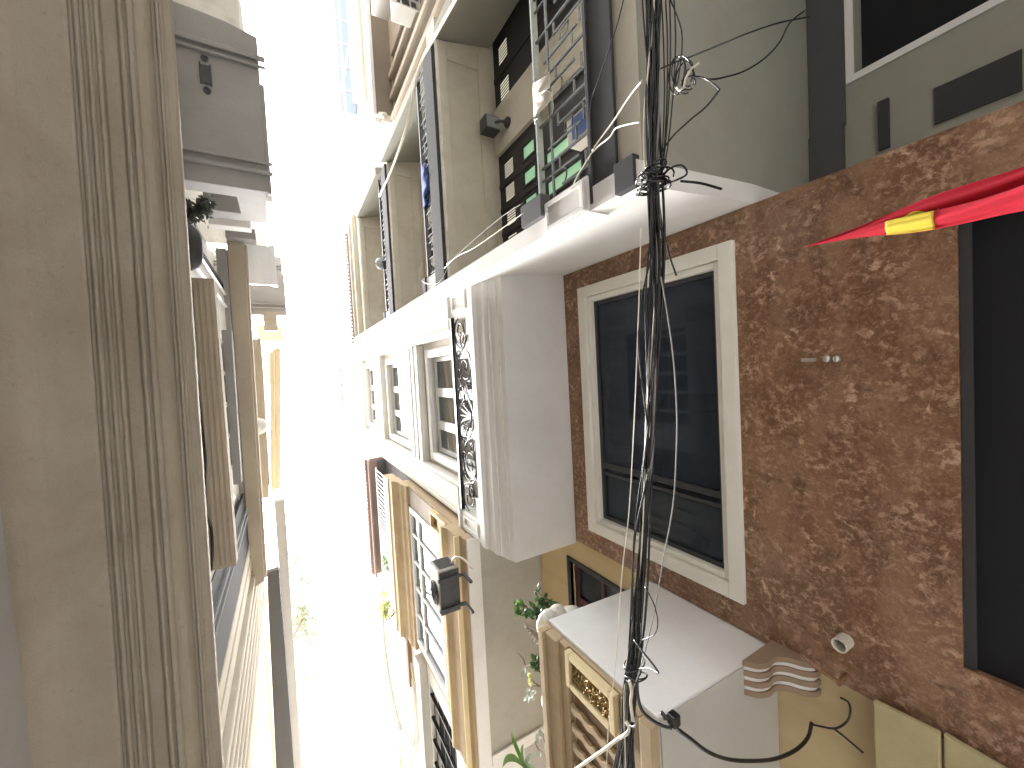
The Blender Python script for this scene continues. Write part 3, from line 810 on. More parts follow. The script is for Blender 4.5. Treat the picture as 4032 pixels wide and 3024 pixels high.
# relief plaque at the near end
b = MB(); ring(b, 1.78, 1.859, 2.06, 2.33, 6.75, 7.4, 0.04); rp = b.build('relief_panel', M['ltyellow'], HC)
b = MB()
for k in range(46):
    y, z = rr.uniform(2.11, 2.28), rr.uniform(6.82, 7.33); a = rr.uniform(0, 6.28)
    b.tube([(1.835, y + 0.05*t*math.cos(a+t*2), z + 0.05*t*math.sin(a+t*2)) for t in (0, .4, .7, 1)], 0.011, 5, 0.004)
b.build('carving', M['gold'], rp)
b = MB(); b.box(1.845, CX - 0.001, 2.06, 2.36, 7.45, 9.2)
b.build('stone_panel', M['rock'], HC)
# upper cornice
b = MB()
b.profile([(1.86, 8.83), (1.80, 8.83), (1.79, 8.95), (1.76, 9.02), (1.76, 9.2), (1.72, 9.32), (1.66, 9.36), (1.66, 9.62), (1.86, 9.62)], 2.03, 5.12)
b.build('cornice', M['ochre'], HC)
b = MB(); b.box(1.64, 1.672, 2.02, 5.13, 9.60, 9.66); b.build('cornice_fillet', M['ltyellow'], HC)
b = MB(); b.box(1.655, 1.86, 2.05, 4.7, 9.68, 10.1); b.build('roof_parapet', M['ochre'], HC, bevel=0.01)
b = MB()
for k in range(25):
    yy = 2.15 + k * 0.1
    b.tube([(1.72, yy, 10.1), (1.72, yy, 11.15)], 0.012, 5)
b.tube([(1.72, 2.1, 11.15), (1.72, 4.7, 11.15)], 0.02, 6)
b.build('roof_railing', M['alu'], HC)
b = MB(); b.box(1.9, 3.6, 2.1, 4.9, 11.9, 12.0); b.build('roof_underside', M['slate'], HC)
b = MB(); b.box(2.1, 2.15, 2.1, 4.9, 9.65, 11.9); b.build('roof_room_wall', M['slate'], HC)
b = MB()
b.prism([(1.62, 2.05, 12.0), (1.62, 2.05, 12.12), (3.6, 2.05, 12.7), (3.6, 2.05, 12.02)], (0, 2.95, 0))
for k in range(29):
    yy = 2.1 + k * 0.1
    b.tube([(1.60, yy, 12.03), (2.2, yy, 12.2)], 0.045, 6)
b.box(1.66, 1.70, 2.05, 5.0, 11.8, 12.0)
b.build('roof', M['rooftile'], HC)
b = MB(); b.box(3.9, 7, 2.003, 6.5, 0, 9.6); b.box(2.45, 3.9, 2.2, 5.0, 6.22, 9.6); b.build('core', M['ochre'], HC)
# corbel: console bracket with an S profile, painted in brown and white stripes
cv = smooth_path([(2.45, 0, 3.026), (2.50, 0, 2.955), (2.57, 0, 2.925), (2.65, 0, 2.925), (2.71, 0, 2.88), (2.75, 0, 2.81), (2.80, 0, 2.765), (2.855, 0, 2.76)], 5)
def console(y0, y1, dz, mb):
    mb.prism([(p.x, y0, p.z + dz) for p in cv] + [(2.857, y0, 3.024), (2.47, y0, 3.024)], (0, y1 - y0, 0))
b = MB()
for k in range(4): console(1.955 + k*0.064, 1.955 + k*0.064 + 0.036, 0, b)
b.build('corbel', M['corbelbrown'], HC)
b = MB()
for k in range(3): console(1.9915 + k*0.064, 1.9915 + k*0.064 + 0.027, 0.014, b)
b.build('corbel_stripe', M['white'], HC)

# ================================================================== white house further along on the right
HE = thing('white_house', (2.8, 7.5, 0), 'white house beyond the ochre one with a grilled dark window and curved mouldings', 'house')
EX = 1.88
def pr_(x, y, X=EX):
    p = PX(x, y, X); return p.y, p.z
ew = (5.45, 9.0, 7.1, 8.35)
b = MB(); wall_holes(b, EX, EX + 0.2, 5.14, 10.5, 6.3, 18, [ew]); b.build('wall', M['white'], HE)
b = MB(); b.box(1.74, EX - 0.002, 5.14, 10.5, 8.42, 8.75); b.build_each('string_course', M['olivelight'], HE, bevel=0.01)
b = MB(); b.box(1.80, EX - 0.002, 5.14, 10.5, 6.3, 6.6); b.build_each('string_course', M['cream'], HE, bevel=0.01)
b = MB(); b.box(EX + 0.15, EX + 0.19, ew[0], ew[1], ew[2], ew[3])
f = b.build('window', M['void'], HE)
b = MB()
for k in range(5): b.box(EX + 0.02, EX + 0.035, ew[0], ew[1], ew[2] + 0.1 + k*0.25, ew[2] + 0.11 + k*0.25)
for k in range(9): b.box(EX + 0.0, EX + 0.05, ew[0] + 0.2 + k*0.42, ew[0] + 0.23 + k*0.42, ew[2], ew[3])
b.build('grille', M['iron'], f)
b = MB()
for dx_ in (0.0, 0.12):
    b.tube([(EX - 0.02, 6.7 + (1.75 - dx_)*math.cos(t*0.2094), 10.9 + (1.6 - dx_)*math.sin(t*0.2094)) for t in range(31)], 0.03, 6)
    b.tube([(EX - 0.02, 9.5 + (0.95 - dx_)*math.cos(t*0.2094), 10.2 + (1.2 - dx_)*math.sin(t*0.2094)) for t in range(31)], 0.03, 6)
b.build('oval_moulding', M['cream'], HE, smooth=True)
b = MB(); b.box(1.80, EX - 0.002, 5.14, 6.3, 9.5, 9.68); b.build('brown_sill', M['brown'], HE)
b = MB(); b.box(2.9, 7, 6.6, 14, 0, 18); b.box(2.6, 2.9, 6.6, 10.5, 0, 18); b.box(2.09, 2.6, 5.14, 10.5, 6.3, 18); b.build('core', M['white'], HE)  # far low part added out of view, blocks light from the alley end
# ================================================================== next house on the near right (towards the top of the photo)
HA = thing('air_conditioned_house', (3.0, -7.5, 0), 'pale house with a brown soffit, dark tall windows and blue glass at the top', 'house')
AX = 2.2
b = MB(); wall_holes(b, AX, AX + 0.2, -14, -4.42, 0, 17, [(-6.25, -5.88, 7.0, 9.45), (-5.80, -5.48, 6.8, 9.45), (-5.40, -5.12, 6.6, 9.45)])
b.build('wall', M['tan2'], HA)
b = MB(); b.box(AX + 0.05, AX + 0.09, -6.25, -5.1, 6.6, 9.45); b.build('window', M['acdark'], HA)
b = MB()
for y in (-5.84, -5.44, -5.06): b.box(AX - 0.07, AX - 0.002, y - 0.05, y + 0.05, 5.9, 9.48)
b.build_each('pilaster', M['tan2'], HA, bevel=0.01)
b = MB(); b.box(1.87, AX - 0.002, -7.2, -5.1, 9.5, 9.7); b.build('soffit', M['brownsoffit'], HA)
b = MB(); b.box(1.80, 1.868, -9.6, -5.05, 9.48, 9.8); b.build('fascia', M['white'], HA, bevel=0.01)
b = MB(); b.box(1.9, AX - 0.002, -12, -5.6, 10.6, 10.75); b.build_each('string_course', M['white_stained'], HA)
b = MB(); b.box(1.84, AX - 0.002, -12, -6.6, 11.5, 11.7); b.build_each('string_course', M['white_stained'], HA)
# blue glass canopy near the top, seen from below
cz = 13.2
cy1 = PZ(1378, 452, cz).y
b = MB()
xa, xm, xb = PZ(1316, 100, cz).x, PZ(1352, 300, cz).x, PZ(1416, 440, cz).x
bars = [cy1 - k*0.62 for k in range(14)]
for x_ in (xa, xm, xb): b.box(x_ - 0.03, x_ + 0.03, cy1 - 8.1, cy1, cz, cz + 0.07)
for y_ in bars: b.box(xa + 0.031, xm - 0.031, y_ - 0.05, y_ - 0.01, cz, cz + 0.05); b.box(xm + 0.031, xb - 0.031, y_ - 0.05, y_ - 0.01, cz, cz + 0.05)
wb = b.build('canopy_frame', M['alu'], HA)
b = MB(); b.box(xa + 0.03, xm - 0.03, cy1 - 8.1, cy1 - 0.02, cz + 0.052, cz + 0.058); b.box(xm + 0.03, xb - 0.03, cy1 - 8.1, cy1 - 0.02, cz + 0.052, cz + 0.058)
b.build('blue_glass', M['bluepane'], wb)
b = MB(); b.tube([(xa + 0.05, cy1 - 0.5, cz - 0.03), (xb - 0.1, cy1 - 2.2, cz - 0.25)], 0.035, 6); b.build('strut', M['alu'], HA)
b = MB()
b.tube(smooth_path([(1.95, -4.9, 9.2), (1.9, -5.4, 10.0), (1.86, -6.0, 10.4), (1.86, -7.5, 10.5), (1.86, -10, 10.6)], 8), 0.05, 8)
b.build('drain_pipe', M['pvc'], HA, smooth=True)
b = MB(); b.box(2.9, 7, -14, -4.42, 0, 15); b.build('core', M['white'], HA)

# ---- air conditioners
def aircon(loc, L, D, Hh, label, cage=False):
    x, y, z = loc           # wall-side lower near corner: x = wall plane, unit juts towards -x
    t = thing('air_conditioner', loc, label, 'air conditioner', 'outdoor air conditioners on the right walls')
    x1, x0 = x - 0.06, x - 0.06 - D
    b = MB(); b.box(x0, x1, y, y + L, z, z + Hh); b.build('casing', M['acwhite'], t, bevel=0.012)
    b = MB(); b.box(x0 + 0.01, x1 - 0.01, y + 0.015, y + L - 0.015, z - 0.012, z - 0.002); b.build('base_tray', M['acdark'], t)
    b = MB()
    R = Hh * 0.4
    for k in range(1, 6): b.tube([(x0 - 0.005, y + L*0.6 + R*k/5*math.cos(q_*0.2618), z + Hh*0.5 + R*k/5*math.sin(q_*0.2618)) for q_ in range(25)], 0.004, 5)
    for k in range(8): a = k*0.785; b.tube([(x0 - 0.006, y + L*0.6, z + Hh*0.5), (x0 - 0.006, y + L*0.6 + R*math.cos(a), z + Hh*0.5 + R*math.sin(a))], 0.004, 4)
    b.build('fan_grille', M['midgrey'], t)
    b = MB()
    for k in range(9): b.box(x0 + 0.03, x1 - 0.03, y - 0.006, y - 0.0005, z + 0.06 + k*Hh*0.085, z + 0.072 + k*Hh*0.085)
    b.build('side_louvre', M['acdark'], t)
    for yy in (y + L*0.15, y + L*0.82):
        b = MB(); b.box(x0 - 0.02, x - 0.002, yy, yy + 0.03, z - 0.045, z - 0.014); b.box(x - 0.03, x - 0.002, yy, yy + 0.03, z - 0.25, z - 0.047)
        b.build('bracket', M['acdark'], t)
    if cage:
        b = MB()
        for k in range(9): b.box(x0 - 0.1, x1, y - 0.05 + k*(L+0.1)/8, y - 0.035 + k*(L+0.1)/8, z - 0.075, z - 0.05)
        for k in range(4): b.box(x0 - 0.1 + k*(D+0.1)/3, x0 - 0.085 + k*(D+0.1)/3, y - 0.05, y + L + 0.065, z - 0.1, z - 0.075)
        b.build('cage_floor', M['acwhite'], t)
    b = MB()
    b.tube(smooth_path([(x1 - 0.05, y - 0.01, z + 0.1), (x1 - 0.03, y - 0.1, z + 0.03), (x1 + 0.02, y - 0.12, z - 0.1), (x - 0.01, y - 0.08, z - 0.3)], 6), 0.012, 6)
    b.build('hose', M['cablewhite'], t, smooth=True)
    return t
aircon((1.69, 2.26, 5.88), 0.52, 0.25, 0.34, 'dusty air conditioner hung in front of the ochre cornice, its dark underside showing')
aircon((1.98, -5.85, 7.0), 0.8, 0.28, 0.32, 'pale air conditioner standing on a square wire cage at the top edge of the photo', cage=True)
aircon((2.12, -7.35, 8.45), 0.9, 0.3, 0.5, 'pale air conditioner with fine side louvres, above the caged one and under the brown soffit')

# ================================================================== left: house with the big cornice overhead
HL = thing('tan_corniced_house', (-2.0, 0.3, 0), 'weathered tan house whose deep moulded cornice runs overhead along the left edge', 'house')
pxz = [(-200, 4.42), (-60, 4.42), (372, 4.42), (376, 4.452), (390, 4.452), (394, 4.425), (404, 4.418), (416, 4.428), (419, 4.458), (434, 4.458), (437, 4.435), (447, 4.43), (457, 4.445), (458, 4.472), (471, 4.472), (475, 4.455), (487, 4.455), (494, 4.47), (503, 4.55), (558, 4.55), (566, 4.515), (574, 4.51), (584, 4.52), (585, 4.555), (597, 4.555), (599, 4.53), (612, 4.53), (622, 4.545), (627, 4.60), (645, 4.605), (668, 4.63), (692, 4.69), (695, 4.725), (708, 4.725), (711, 4.70), (722, 4.70), (726, 4.745), (737, 4.75), (738, 4.76), (768, 4.76)]
prof = [(PZ(x, 1506, z).x, z) for x, z in pxz[2:]]
prof = [(-1.30, 4.22), (-1.168, 4.22), (-1.163, 4.28), (-1.145, 4.335), (-1.11, 4.38), (-1.06, 4.41), (-1.0, 4.42)] + prof
prof += [(prof[-1][0] + 0.0, 4.86), (prof[-1][0] - 0.5, 4.95), (prof[0][0], 4.95)]
rq = prof[:-3]
fine_ = []
for (xa, za), (xb, zb) in zip(rq, rq[1:]):
    m_ = 3 if abs(xb - xa) < 0.05 else 8
    fine_ += [(xa + (xb - xa)*k/m_, za + (zb - za)*k/m_) for k in range(m_)]
fine_.append(rq[-1]); fine_ += [(rq[-1][0], 4.82), prof[-3], prof[-2], prof[-1]]
b = MB(); rows = []
for i in range(361):
    y = -4.6 + 9.2*i/360
    row = []
    for k, (x, z) in enumerate(fine_):
        q = Vector((x*9, y*7, z*9)); n1 = noise.noise(q); n2 = noise.noise(Vector((x*40, y*26, z*40)))
        a = 1.0 if k > 22 else 0.25
        n3 = noise.noise(Vector((x*90, y*70, z*90)))
        row.append((x + 0.052 - 0.104*(y + 4.6)/9.2 + a*(0.001*n1 + 0.0012*n2 + 0.0012*n3), y, z + a*(0.0012*n1 + 0.0018*n2 + 0.0016*n3)))
    rows.append(row)
b.grid(rows)
b.build('cornice', M['tan'], HL, smooth=True)
b = MB(); b.box(-4, -1.165, -14, 14, 0, 4.417); b.build('wall', M['bluegrey'], HL)  # lengthened unseen both ways to block light from the alley ends
b = MB(); b.box(-1.6, -0.74, -1.6, 2.2, 4.96, 9.28); b.box(-4, -1.6, -14, 14, 4.96, 13); b.build('upper_wall', M['white'], HL)  # rear block also lengthened out of view to keep end light out
# first balcony: ledge with grooves underneath, balusters, handrail
b = MB()
b.box(-0.665, -0.49, -0.96, 1.655, 5.96, 6.12)
for i in range(4): b.box(-0.665 + 0.02 + i*0.04, -0.665 + 0.045 + i*0.04, -0.93, 1.62, 5.945, 5.9595)
b.box(-0.738, -0.666, -1.0, 1.7, 5.0, 6.10)
bl = b.build('balcony_ledge', M['tan2'], HL, bevel=0.005)
for k in range(6):
    yy = -0.5 + k * 0.36
    b = MB()
    b.lathe((-0.62, yy, 6.12), [(0.04, 0), (0.04, 0.1), (0.025, 0.16), (0.05, 0.38), (0.04, 0.55), (0.025, 0.75), (0.04, 0.88), (0.04, 1.02)], 12)
    b.build('baluster', M['white'], HL, smooth=True)
b = MB(); b.plan([(PZ(887, 1500, 7.15).x, -0.64), (PZ(887, 1500, 7.15).x, 1.16), (-0.512, 1.16), (-0.495, -0.64)], 7.15, 7.28); b.build('handrail', M['concrete'], HL, bevel=0.006)
b = MB(); b.box(-0.738, -0.732, -0.62, 1.2, 6.2, 9.1); b.build('window', M['void'], HL)
# second balcony ledge
b = MB(); b.plan([(-0.43, -2.3), (-0.50, 3.28), (-0.68, 3.36), (-0.66, -2.3)], 9.3, 9.5); b.plan([(-0.40, -2.3), (-0.47, 3.28), (-0.5, 3.28), (-0.43, -2.3)], 9.42, 9.6)
b.build_each('balcony_ledge', M['tan2'], HL, bevel=0.006)
b = MB(); b.plan([(-0.665, -2.15), (-0.685, 3.3), (-0.80, 3.3), (-0.80, -2.15)], 9.2, 9.45); b.build('ledge_underside', M['concrete'], HL)
b = MB()
b.lathe((-0.46, 0.75, 9.65), [(0.02, 0), (0.11, 0.04), (0.15, 0.2), (0.12, 0.36)], 14); b.build('urn', M['white'], HL, smooth=True)
b = MB(); b.plan([(-0.42, -1.05), (-0.49, 2.7), (-0.7, 2.7), (-0.62, -1.05)], 12.5, 12.7); b.plan([(-0.38, -0.9), (-0.42, 2.2), (-0.5, 2.2), (-0.45, -0.9)], 11.6, 11.75)
b.build_each('roof_ledge', M['tan2'], HL, bevel=0.006)
b = MB(); b.box(-4, -0.86, -1.5, 3.3, 9.5, 14); b.build('top_wall', M['cream'], HL)

HY = thing('yellow_house', (-2.0, 1.0, 0), 'narrow yellow top storey rising behind the tan house on the left', 'house')
b = MB(); b.plan([(-0.03, -0.95), (-0.26, 2.9), (-0.40, 2.9), (-0.17, -0.95)], 14.1, 14.3)
b.plan([(-0.17, -0.95), (-0.40, 2.9), (-0.5, 2.9), (-0.31, -0.75)], 13.8, 14.2)
b.build_each('eaves', M['softyellow'], HY, bevel=0.01)
b = MB(); b.box(-3, -0.55, -0.9, 2.9, 14.0, 17); b.build('wall', M['ltyellow'], HY)
# ---- grey balcony house
HG = thing('grey_balcony_house', (-2.0, -2.4, 0), 'grey concrete house on the left with moulded balcony soffits that each carry a light fitting', 'house')
def grey_soffit(z, xa, xb, ya, yb, nm, s=1.0):
    b = MB()
    arc = [(xa, ya)] + [(xa + (xb - xa)*t/6, ya - 0.07*s*math.sin(3.1416*t/6)*0.9) for t in range(1, 6)] + [(xb, ya + 0.02)]
    b.plan(arc + [(xb, yb), (xa, yb)], z, z + 0.22)
    d = b.build(nm, M['concrete'], HG, bevel=0.01)
    b = MB()
    for (u, v) in ((0.13, 0.16), (0.19, 0.205), (0.80, 0.82), (0.86, 0.885)):
        y0, y1 = ya + (yb - ya)*u, ya + (yb - ya)*v
        b.plan([(xa, y0), (xb + 0.05*s, y0 + 0.02), (xb + 0.05*s, y1 + 0.02), (xa, y1)], z - 0.035*s, z - 0.002)
    b.box(xb - 0.03*s, xb + 0.03*s, ya + (yb - ya)*0.3, yb, z + 0.02, z + 0.13)
    b.build_each('soffit_moulding', M['concrete'], d, bevel=0.01)
    b = MB()
    yc = ya + (yb - ya)*0.345; xc = -0.41 if z < 8 else -0.30
    b.box(xc - 0.03*s, xc + 0.03*s, yc - 0.075*s, yc + 0.075*s, z - 0.018*s, z - 0.002)
    b.box(xc - 0.04*s, xc - 0.031*s, yc - 0.085*s, yc + 0.085*s, z - 0.03*s, z - 0.002); b.box(xc + 0.031*s, xc + 0.04*s, yc - 0.085*s, yc + 0.085*s, z - 0.03*s, z - 0.002)
    for q in (-0.135, 0.13): b.lathe((xc, yc + q*s, z - 0.002), [(0.028*s, 0), (0.028*s, -0.012*s), (0.018*s, -0.014*s), (0.016*s, -0.004*s)], 12)
    b.build('light_fitting', M['midgrey'], d, bevel=0.004)
    return d
grey_soffit(5.75, -1.3, -0.02, -3.10, -1.72, 'balcony_soffit')
grey_soffit(13.5, -1.6, 0.13, -3.27, -1.75, 'balcony_soffit', 1.1)
b = MB(); b.box(-4, -1.31, -3.2, -1.63, 5.0, 15); b.box(-0.28, -0.05, -3.0, -1.78, 5.975, 6.75); b.build_each('wall', M['concrete'], HG)
def px_slab(b, x0, y0, x1, y1, z, h):
    p, q = PZ(x0, (y0 + y1)/2, z), PZ(x1, (y0 + y1)/2, z)
    b.box(p.x, q.x, PZ((x0 + x1)/2, y0, z).y, PZ((x0 + x1)/2, y1, z).y, z, z + h)
b = MB(); px_slab(b, 800, 752, 962, 832, 7.2, 0.25); b.build_each('lintel_block', M['concrete'], HG, bevel=0.01)
b = MB(); px_slab(b, 886, 896, 1004, 938, 9.1, 0.3); b.build('ledge_end', M['concrete'], HL, bevel=0.01)
b = MB(); px_slab(b, 820, 838, 985, 890, 8.2, 0.2); b.build('white_block', M['white'], HG, bevel=0.01)
b = MB(); b.box(-0.5, 0.02, -4.0, -3.1, 9.5, 9.7); b.box(-1.5, -0.15, -4.2, -3.2, 6.0, 12.6); b.build_each('side_wall', M['white_stained'], HG)
b = MB(); b.box(-0.56, -0.05, -2.48, -1.78, 10.0, 10.05); b.box(-0.09, 0.0, -2.5, -1.77, 9.96, 10.1)
b.box(-0.36, -0.34, -2.48, -1.78, 9.975, 9.999); b.box(-0.22, -0.20, -2.48, -1.78, 9.975, 9.999)
o = b.build('white_canopy', M['alu']); tag(o, 'flat white sheet canopy jutting over the gap beside the grey balcony soffit', 'canopy')
b = MB(); b.box(-0.6, 0.06, -1.7, -1.25, 15.3, 15.5); b.box(-0.35, -0.06, -1.74, -1.28, 12.9, 13.2); b.build_each('peach_wall', M['tan2'], HG)
# dark window recess and pipe between the two houses
dy1 = PX(835, 1090, -0.73).y
b = MB(); b.box(-0.739, -0.73, -1.58, dy1, 5.2, 9.15); b.build('dark_window', M['void'], HL)
b = MB()
for k in (1, 2): b.tube([(-0.715, -1.6 + k*0.19, 5.2), (-0.715, -1.6 + k*0.19, 9.1)], 0.022, 6)
b.build('window_bar', M['alu'], HL)
b = MB(); b.tube(smooth_path([PZ(735, 1040, 5.6), PZ(760, 1030, 5.5), PZ(765, 990, 5.5), PZ(760, 930, 5.6), PZ(735, 900, 5.9)], 8), 0.055, 12)
o = b.build('drain_pipe', M['acdark'], smooth=True); tag(o, 'thick dark pipe elbow beside the tan cornice under the grey soffit', 'pipe')
b = MB()
rr = random.Random(5)
for k in range(420):
    x, y = rr.uniform(728, 832), 0
    tt = (x - 728) / 104
    y = 850 - 40*tt + rr.gauss(0, 20 * (1 - 0.3*abs(tt - 0.5)))
    p = PZ(x, y, 5.35 + rr.uniform(-0.08, 0.08))
    b.leaf(p, (rr.uniform(-1, 1), rr.uniform(-1, 1), rr.uniform(-1, 0.3)), rr.uniform(0.025, 0.06), rr.uniform(0.012, 0.03))
pt = thing('hanging_plant', tuple(PZ(745, 860, 5.3)), 'dark shaggy plant hanging over the cornice edge below the grey soffit', 'plant')
b.build('foliage', M['leafgrim'], pt)
b = MB(); b.tube([PZ(730, 860, 5.35), PZ(780, 845, 5.36), PZ(828, 815, 5.36)], 0.012, 6, 0.005); b.build('stem', M['bark'], pt)
# cable draped along the first ledge
b = MB()
cp = [PZ(x, y, z) for x, y, z in ((760, 1380, 5.4), (770, 1440, 5.5), (782, 1560, 5.75), (795, 1680, 5.9), (806, 1790, 5.9), (806, 1950, 5.88), (812, 2030, 5.85), (830, 2075, 5.9), (836, 2150, 5.88), (832, 2250, 5.7))]
b.tube(smooth_path(cp, 8), 0.011, 7)
o = b.build('draped_cable', M['cable'], smooth=True); tag(o, 'black cable draped along the grooved tan ledge on the left', 'cable')
# ---- house with cream pilasters at the lower left
HP = thing('cream_pilaster_house', (-2.0, 4.5, 0), 'tall cream house at the lower left with fluted pilasters and a dark grey eaves soffit', 'house')
b = MB(); b.box(-4, -0.75, 2.25, 14, 4.97, 14); b.build('wall', M['ltyellow'], HP)  # far stretch is unseen, added to shut light out at this end
b = MB()
for y0, y1, x1 in ((2.62, 2.8, -0.66), (2.85, 3.05, -0.66), (4.6, 5.0, -0.68)):
    b.box(-0.749, x1, y0, y1, 5.0, 11.9)
for k in range(5): b.box(-0.749, -0.62, 3.15 + k*0.2, 3.25 + k*0.2, 5.0, 11.9)
b.build('pilaster', M['cream'], HP, bevel=0.012)
b = MB(); b.box(-0.748, -0.735, 4.2, 9.0, 6.4, 11.4); b.build('window', M['alu'], HP)
b = MB()
b.plan([(-0.39, 4.25), (-0.39, 9.5), (-0.745, 9.5), (-0.62, 4.25)], 12.0, 12.2); b.build('eaves_soffit', M['midgrey'], HP, bevel=0.01)
b = MB(); b.plan([(-0.17, 2.7), (-0.23, 9.5), (-0.385, 9.5), (-0.385, 2.7)], 12.05, 12.35); b.build('eaves', M['bluegrey'], HP, bevel=0.01)
b = MB(); b.box(-0.70, -0.665, 1.72, 2.6, 5.0, 9.1); b.build('dark_window', M['void'], HP)
b = MB()
for k in range(2): b.tube([(-0.64, 1.95 + k*0.12, 5.1), (-0.64, 1.95 + k*0.12, 9.0)], 0.014, 6)
b.build('window_bar', M['greycloth'], HP)

# ================================================================== cables over the alley
BX = 1.52
CBp = [(2592, -260), (2575, -60), (2572, 150), (2572, 400), (2573, 650), (2580, 900), (2578, 1150), (2568, 1500), (2556, 1800), (2535, 2050), (2516, 2300), (2500, 2550), (2482, 2750), (2468, 2950), (2455, 3200), (2440, 3500)]
cpath = smooth_path([PX(x, y, BX) for x, y in CBp], 8)
d0 = (cpath[0] - cpath[8]).normalized(); d1_ = (cpath[-1] - cpath[-9]).normalized()
HW_MID = cpath[40].copy()
cpath = [cpath[0] + d0*q*0.3 for q in range(14, 0, -1)] + cpath + [cpath[-1] + d1_*q*0.3 for q in range(1, 12)]
HW = thing('cable_bundle', tuple(HW_MID), 'thick black bundle of cables strung along the alley across the big window', 'cable bundle')
rr = random.Random(11)
NS = 36
for k in range(NS):
    a0, rad, wob = rr.uniform(0, 6.28), 0.027 * rr.random() ** 0.6 * (1.7 if k % 6 == 0 else 1.0), rr.uniform(0.5, 2.6)
    ph, sl_ = rr.uniform(0, 6.28), rr.choice((0, 0, 0, 0.01, 0.018))
    r = rr.choice((0.0042, 0.005, 0.0065, 0.003))
    pts = []
    for i, p in enumerate(cpath):
        t = (i - 14) / (len(cpath) - 26)
        spread = 1.0 + min(1.0, max(0, (t - 0.72) / 0.28)) ** 1.5 * 1.9 + 0.2*min(1.0, max(0, (0.3 - t)/0.3))
        a = a0 + math.sin(t * 9 * wob + ph) * 0.6
        rr_ = rad * spread * (1 + 0.4*math.sin(t*14*wob + ph*2)) + (0.02*max(0, math.sin(t*11 + ph))**4 if k % 4 == 0 else 0)
        sag = sl_ * math.sin(t * 25 + ph)
        pts.append((p.x + rr_*math.cos(a), p.y, p.z + rr_*math.sin(a)*0.9 + sag))
    b = MB(); b.tube(pts, r, 6)
    b.build('cable', M['cablewhite' if k in (5,) else rr.choice(('cable', 'cable', 'cable', 'cable', 'cablegrey'))], HW, smooth=True)
b = MB()
for (px_, py_, n, R) in ((2575, 690, 9, 0.05), (2500, 2640, 4, 0.046), (2572, 720, 5, 0.07)):
    c = PX(px_, py_, BX)
    for q in range(n):
        th, ps = rr.uniform(-0.5, 0.5), rr.uniform(0, 6.28)
        R2 = R * rr.uniform(0.75, 1.25)
        off = Vector((rr.uniform(-.008, .008), rr.uniform(-.04, .04), rr.uniform(-.01, .01)))
        b.tube([c + off + Vector((R2*math.cos(t*0.35 + ps), R2*0.5*math.sin(th + t*0.35)*th*2, R2*math.sin(t*0.35 + ps))) for t in range(rr.randint(14, 19))], 0.004, 5)
b.build_each('tie', M['cable'], HW, smooth=True)

def wire(pts, label, r=0.0035, mat='cable', cat='wire', name='loose_wire', group=None):
    P_ = [PX(x, y, X) for x, y, X in pts]
    b = MB(); b.tube(smooth_path(P_, 8), r, 6)
    o = b.build(name, M[mat], smooth=True)
    return tag(o, label, cat, group or 'loose wires around the cable bundle')
W = 1.46
wire([(2523, 900, W), (2520, 1050, W), (2512, 1300, W), (2500, 1600, W), (2478, 2000, W), (2450, 2250, W), (2425, 2600, W), (2403, 2780, W), (2395, 2870, W), (2385, 3100, W)], 'thin pale wire running straight down on the ornate-box side of the black cable bundle', 0.0028, 'cablewhite')
wire([(2603, 1090, W), (2625, 1220, W), (2650, 1400, W), (2664, 1600, W), (2664, 1760, W), (2650, 1990, W), (2612, 2200, W), (2575, 2420, W), (2525, 2620, W), (2490, 2720, 1.5)], 'thin wire bowing away from the cable bundle across the middle of the big window', 0.003, 'cablegrey')
wire([(2625, 960, W), (2640, 1020, W), (2663, 1085, W)], 'short black wire end sticking out over the top corner of the cream window frame', 0.0045)
wire([(2464, -40, 1.56), (2435, 80, 1.58), (2400, 190, 1.6), (2355, 320, 1.62), (2325, 420, 1.64), (2328, 590, 1.64)], 'thin dark wire crossing the dark grey band of the cream house towards its railing', 0.003)
wire([(2528, 316, 1.53), (2475, 385, 1.58), (2420, 470, 1.62), (2365, 545, 1.64), (2332, 592, 1.645)], 'longer off-white wire slanting over the dark grey band to the railing', 0.0045, 'cablewhite')
wire([(2520, 480, 1.53), (2470, 490, 1.56), (2425, 505, 1.6), (2400, 540, 1.62), (2360, 572, 1.64), (2332, 600, 1.645)], 'off-white wire drooping over the dark grey band below the longer white wire', 0.004, 'cablewhite')
wire([(2332, 598, 1.64), (2300, 650, 1.645), (2275, 690, 1.65), (2252, 740, 1.66), (2240, 756, 1.67)], 'short off-white wire leading from the railing foot to the white end pier', 0.004, 'cablewhite')
wire([(1800, -20, 1.6), (1792, 0, 1.6), (1720, 130, 1.6), (1653, 262, 1.6), (1600, 500, 1.6), (1545, 660, 1.6), (1494, 772, 1.6)], 'long straight white cable slanting across the upper balconies of the cream house', 0.017, 'cablewhite', 'cable', 'white_cable')
wire([(2062, 838, 1.62), (1990, 890, 1.62), (1920, 940, 1.62), (1860, 980, 1.62), (1800, 1010, 1.62), (1750, 1055, 1.62)], 'white wire drooping from the grey pier cap across the black louvred door', 0.0035, 'cablewhite')
wire([(2058, 800, 1.63), (1980, 850, 1.63), (1900, 915, 1.63), (1840, 968, 1.63), (1760, 1040, 1.63)], 'straighter thin wire running from the grey pier cap above the drooping white one', 0.003, 'cablegrey')
wire([(1665, 1035, 1.6), (1655, 1060, 1.58), (1655, 1100, 1.58), (1690, 1118, 1.6), (1730, 1110, 1.62), (1770, 1040, 1.62)], 'thin pale loop of wire hanging at the end of the middle dark railing', 0.003, 'cablewhite')
Z_ = 1.62
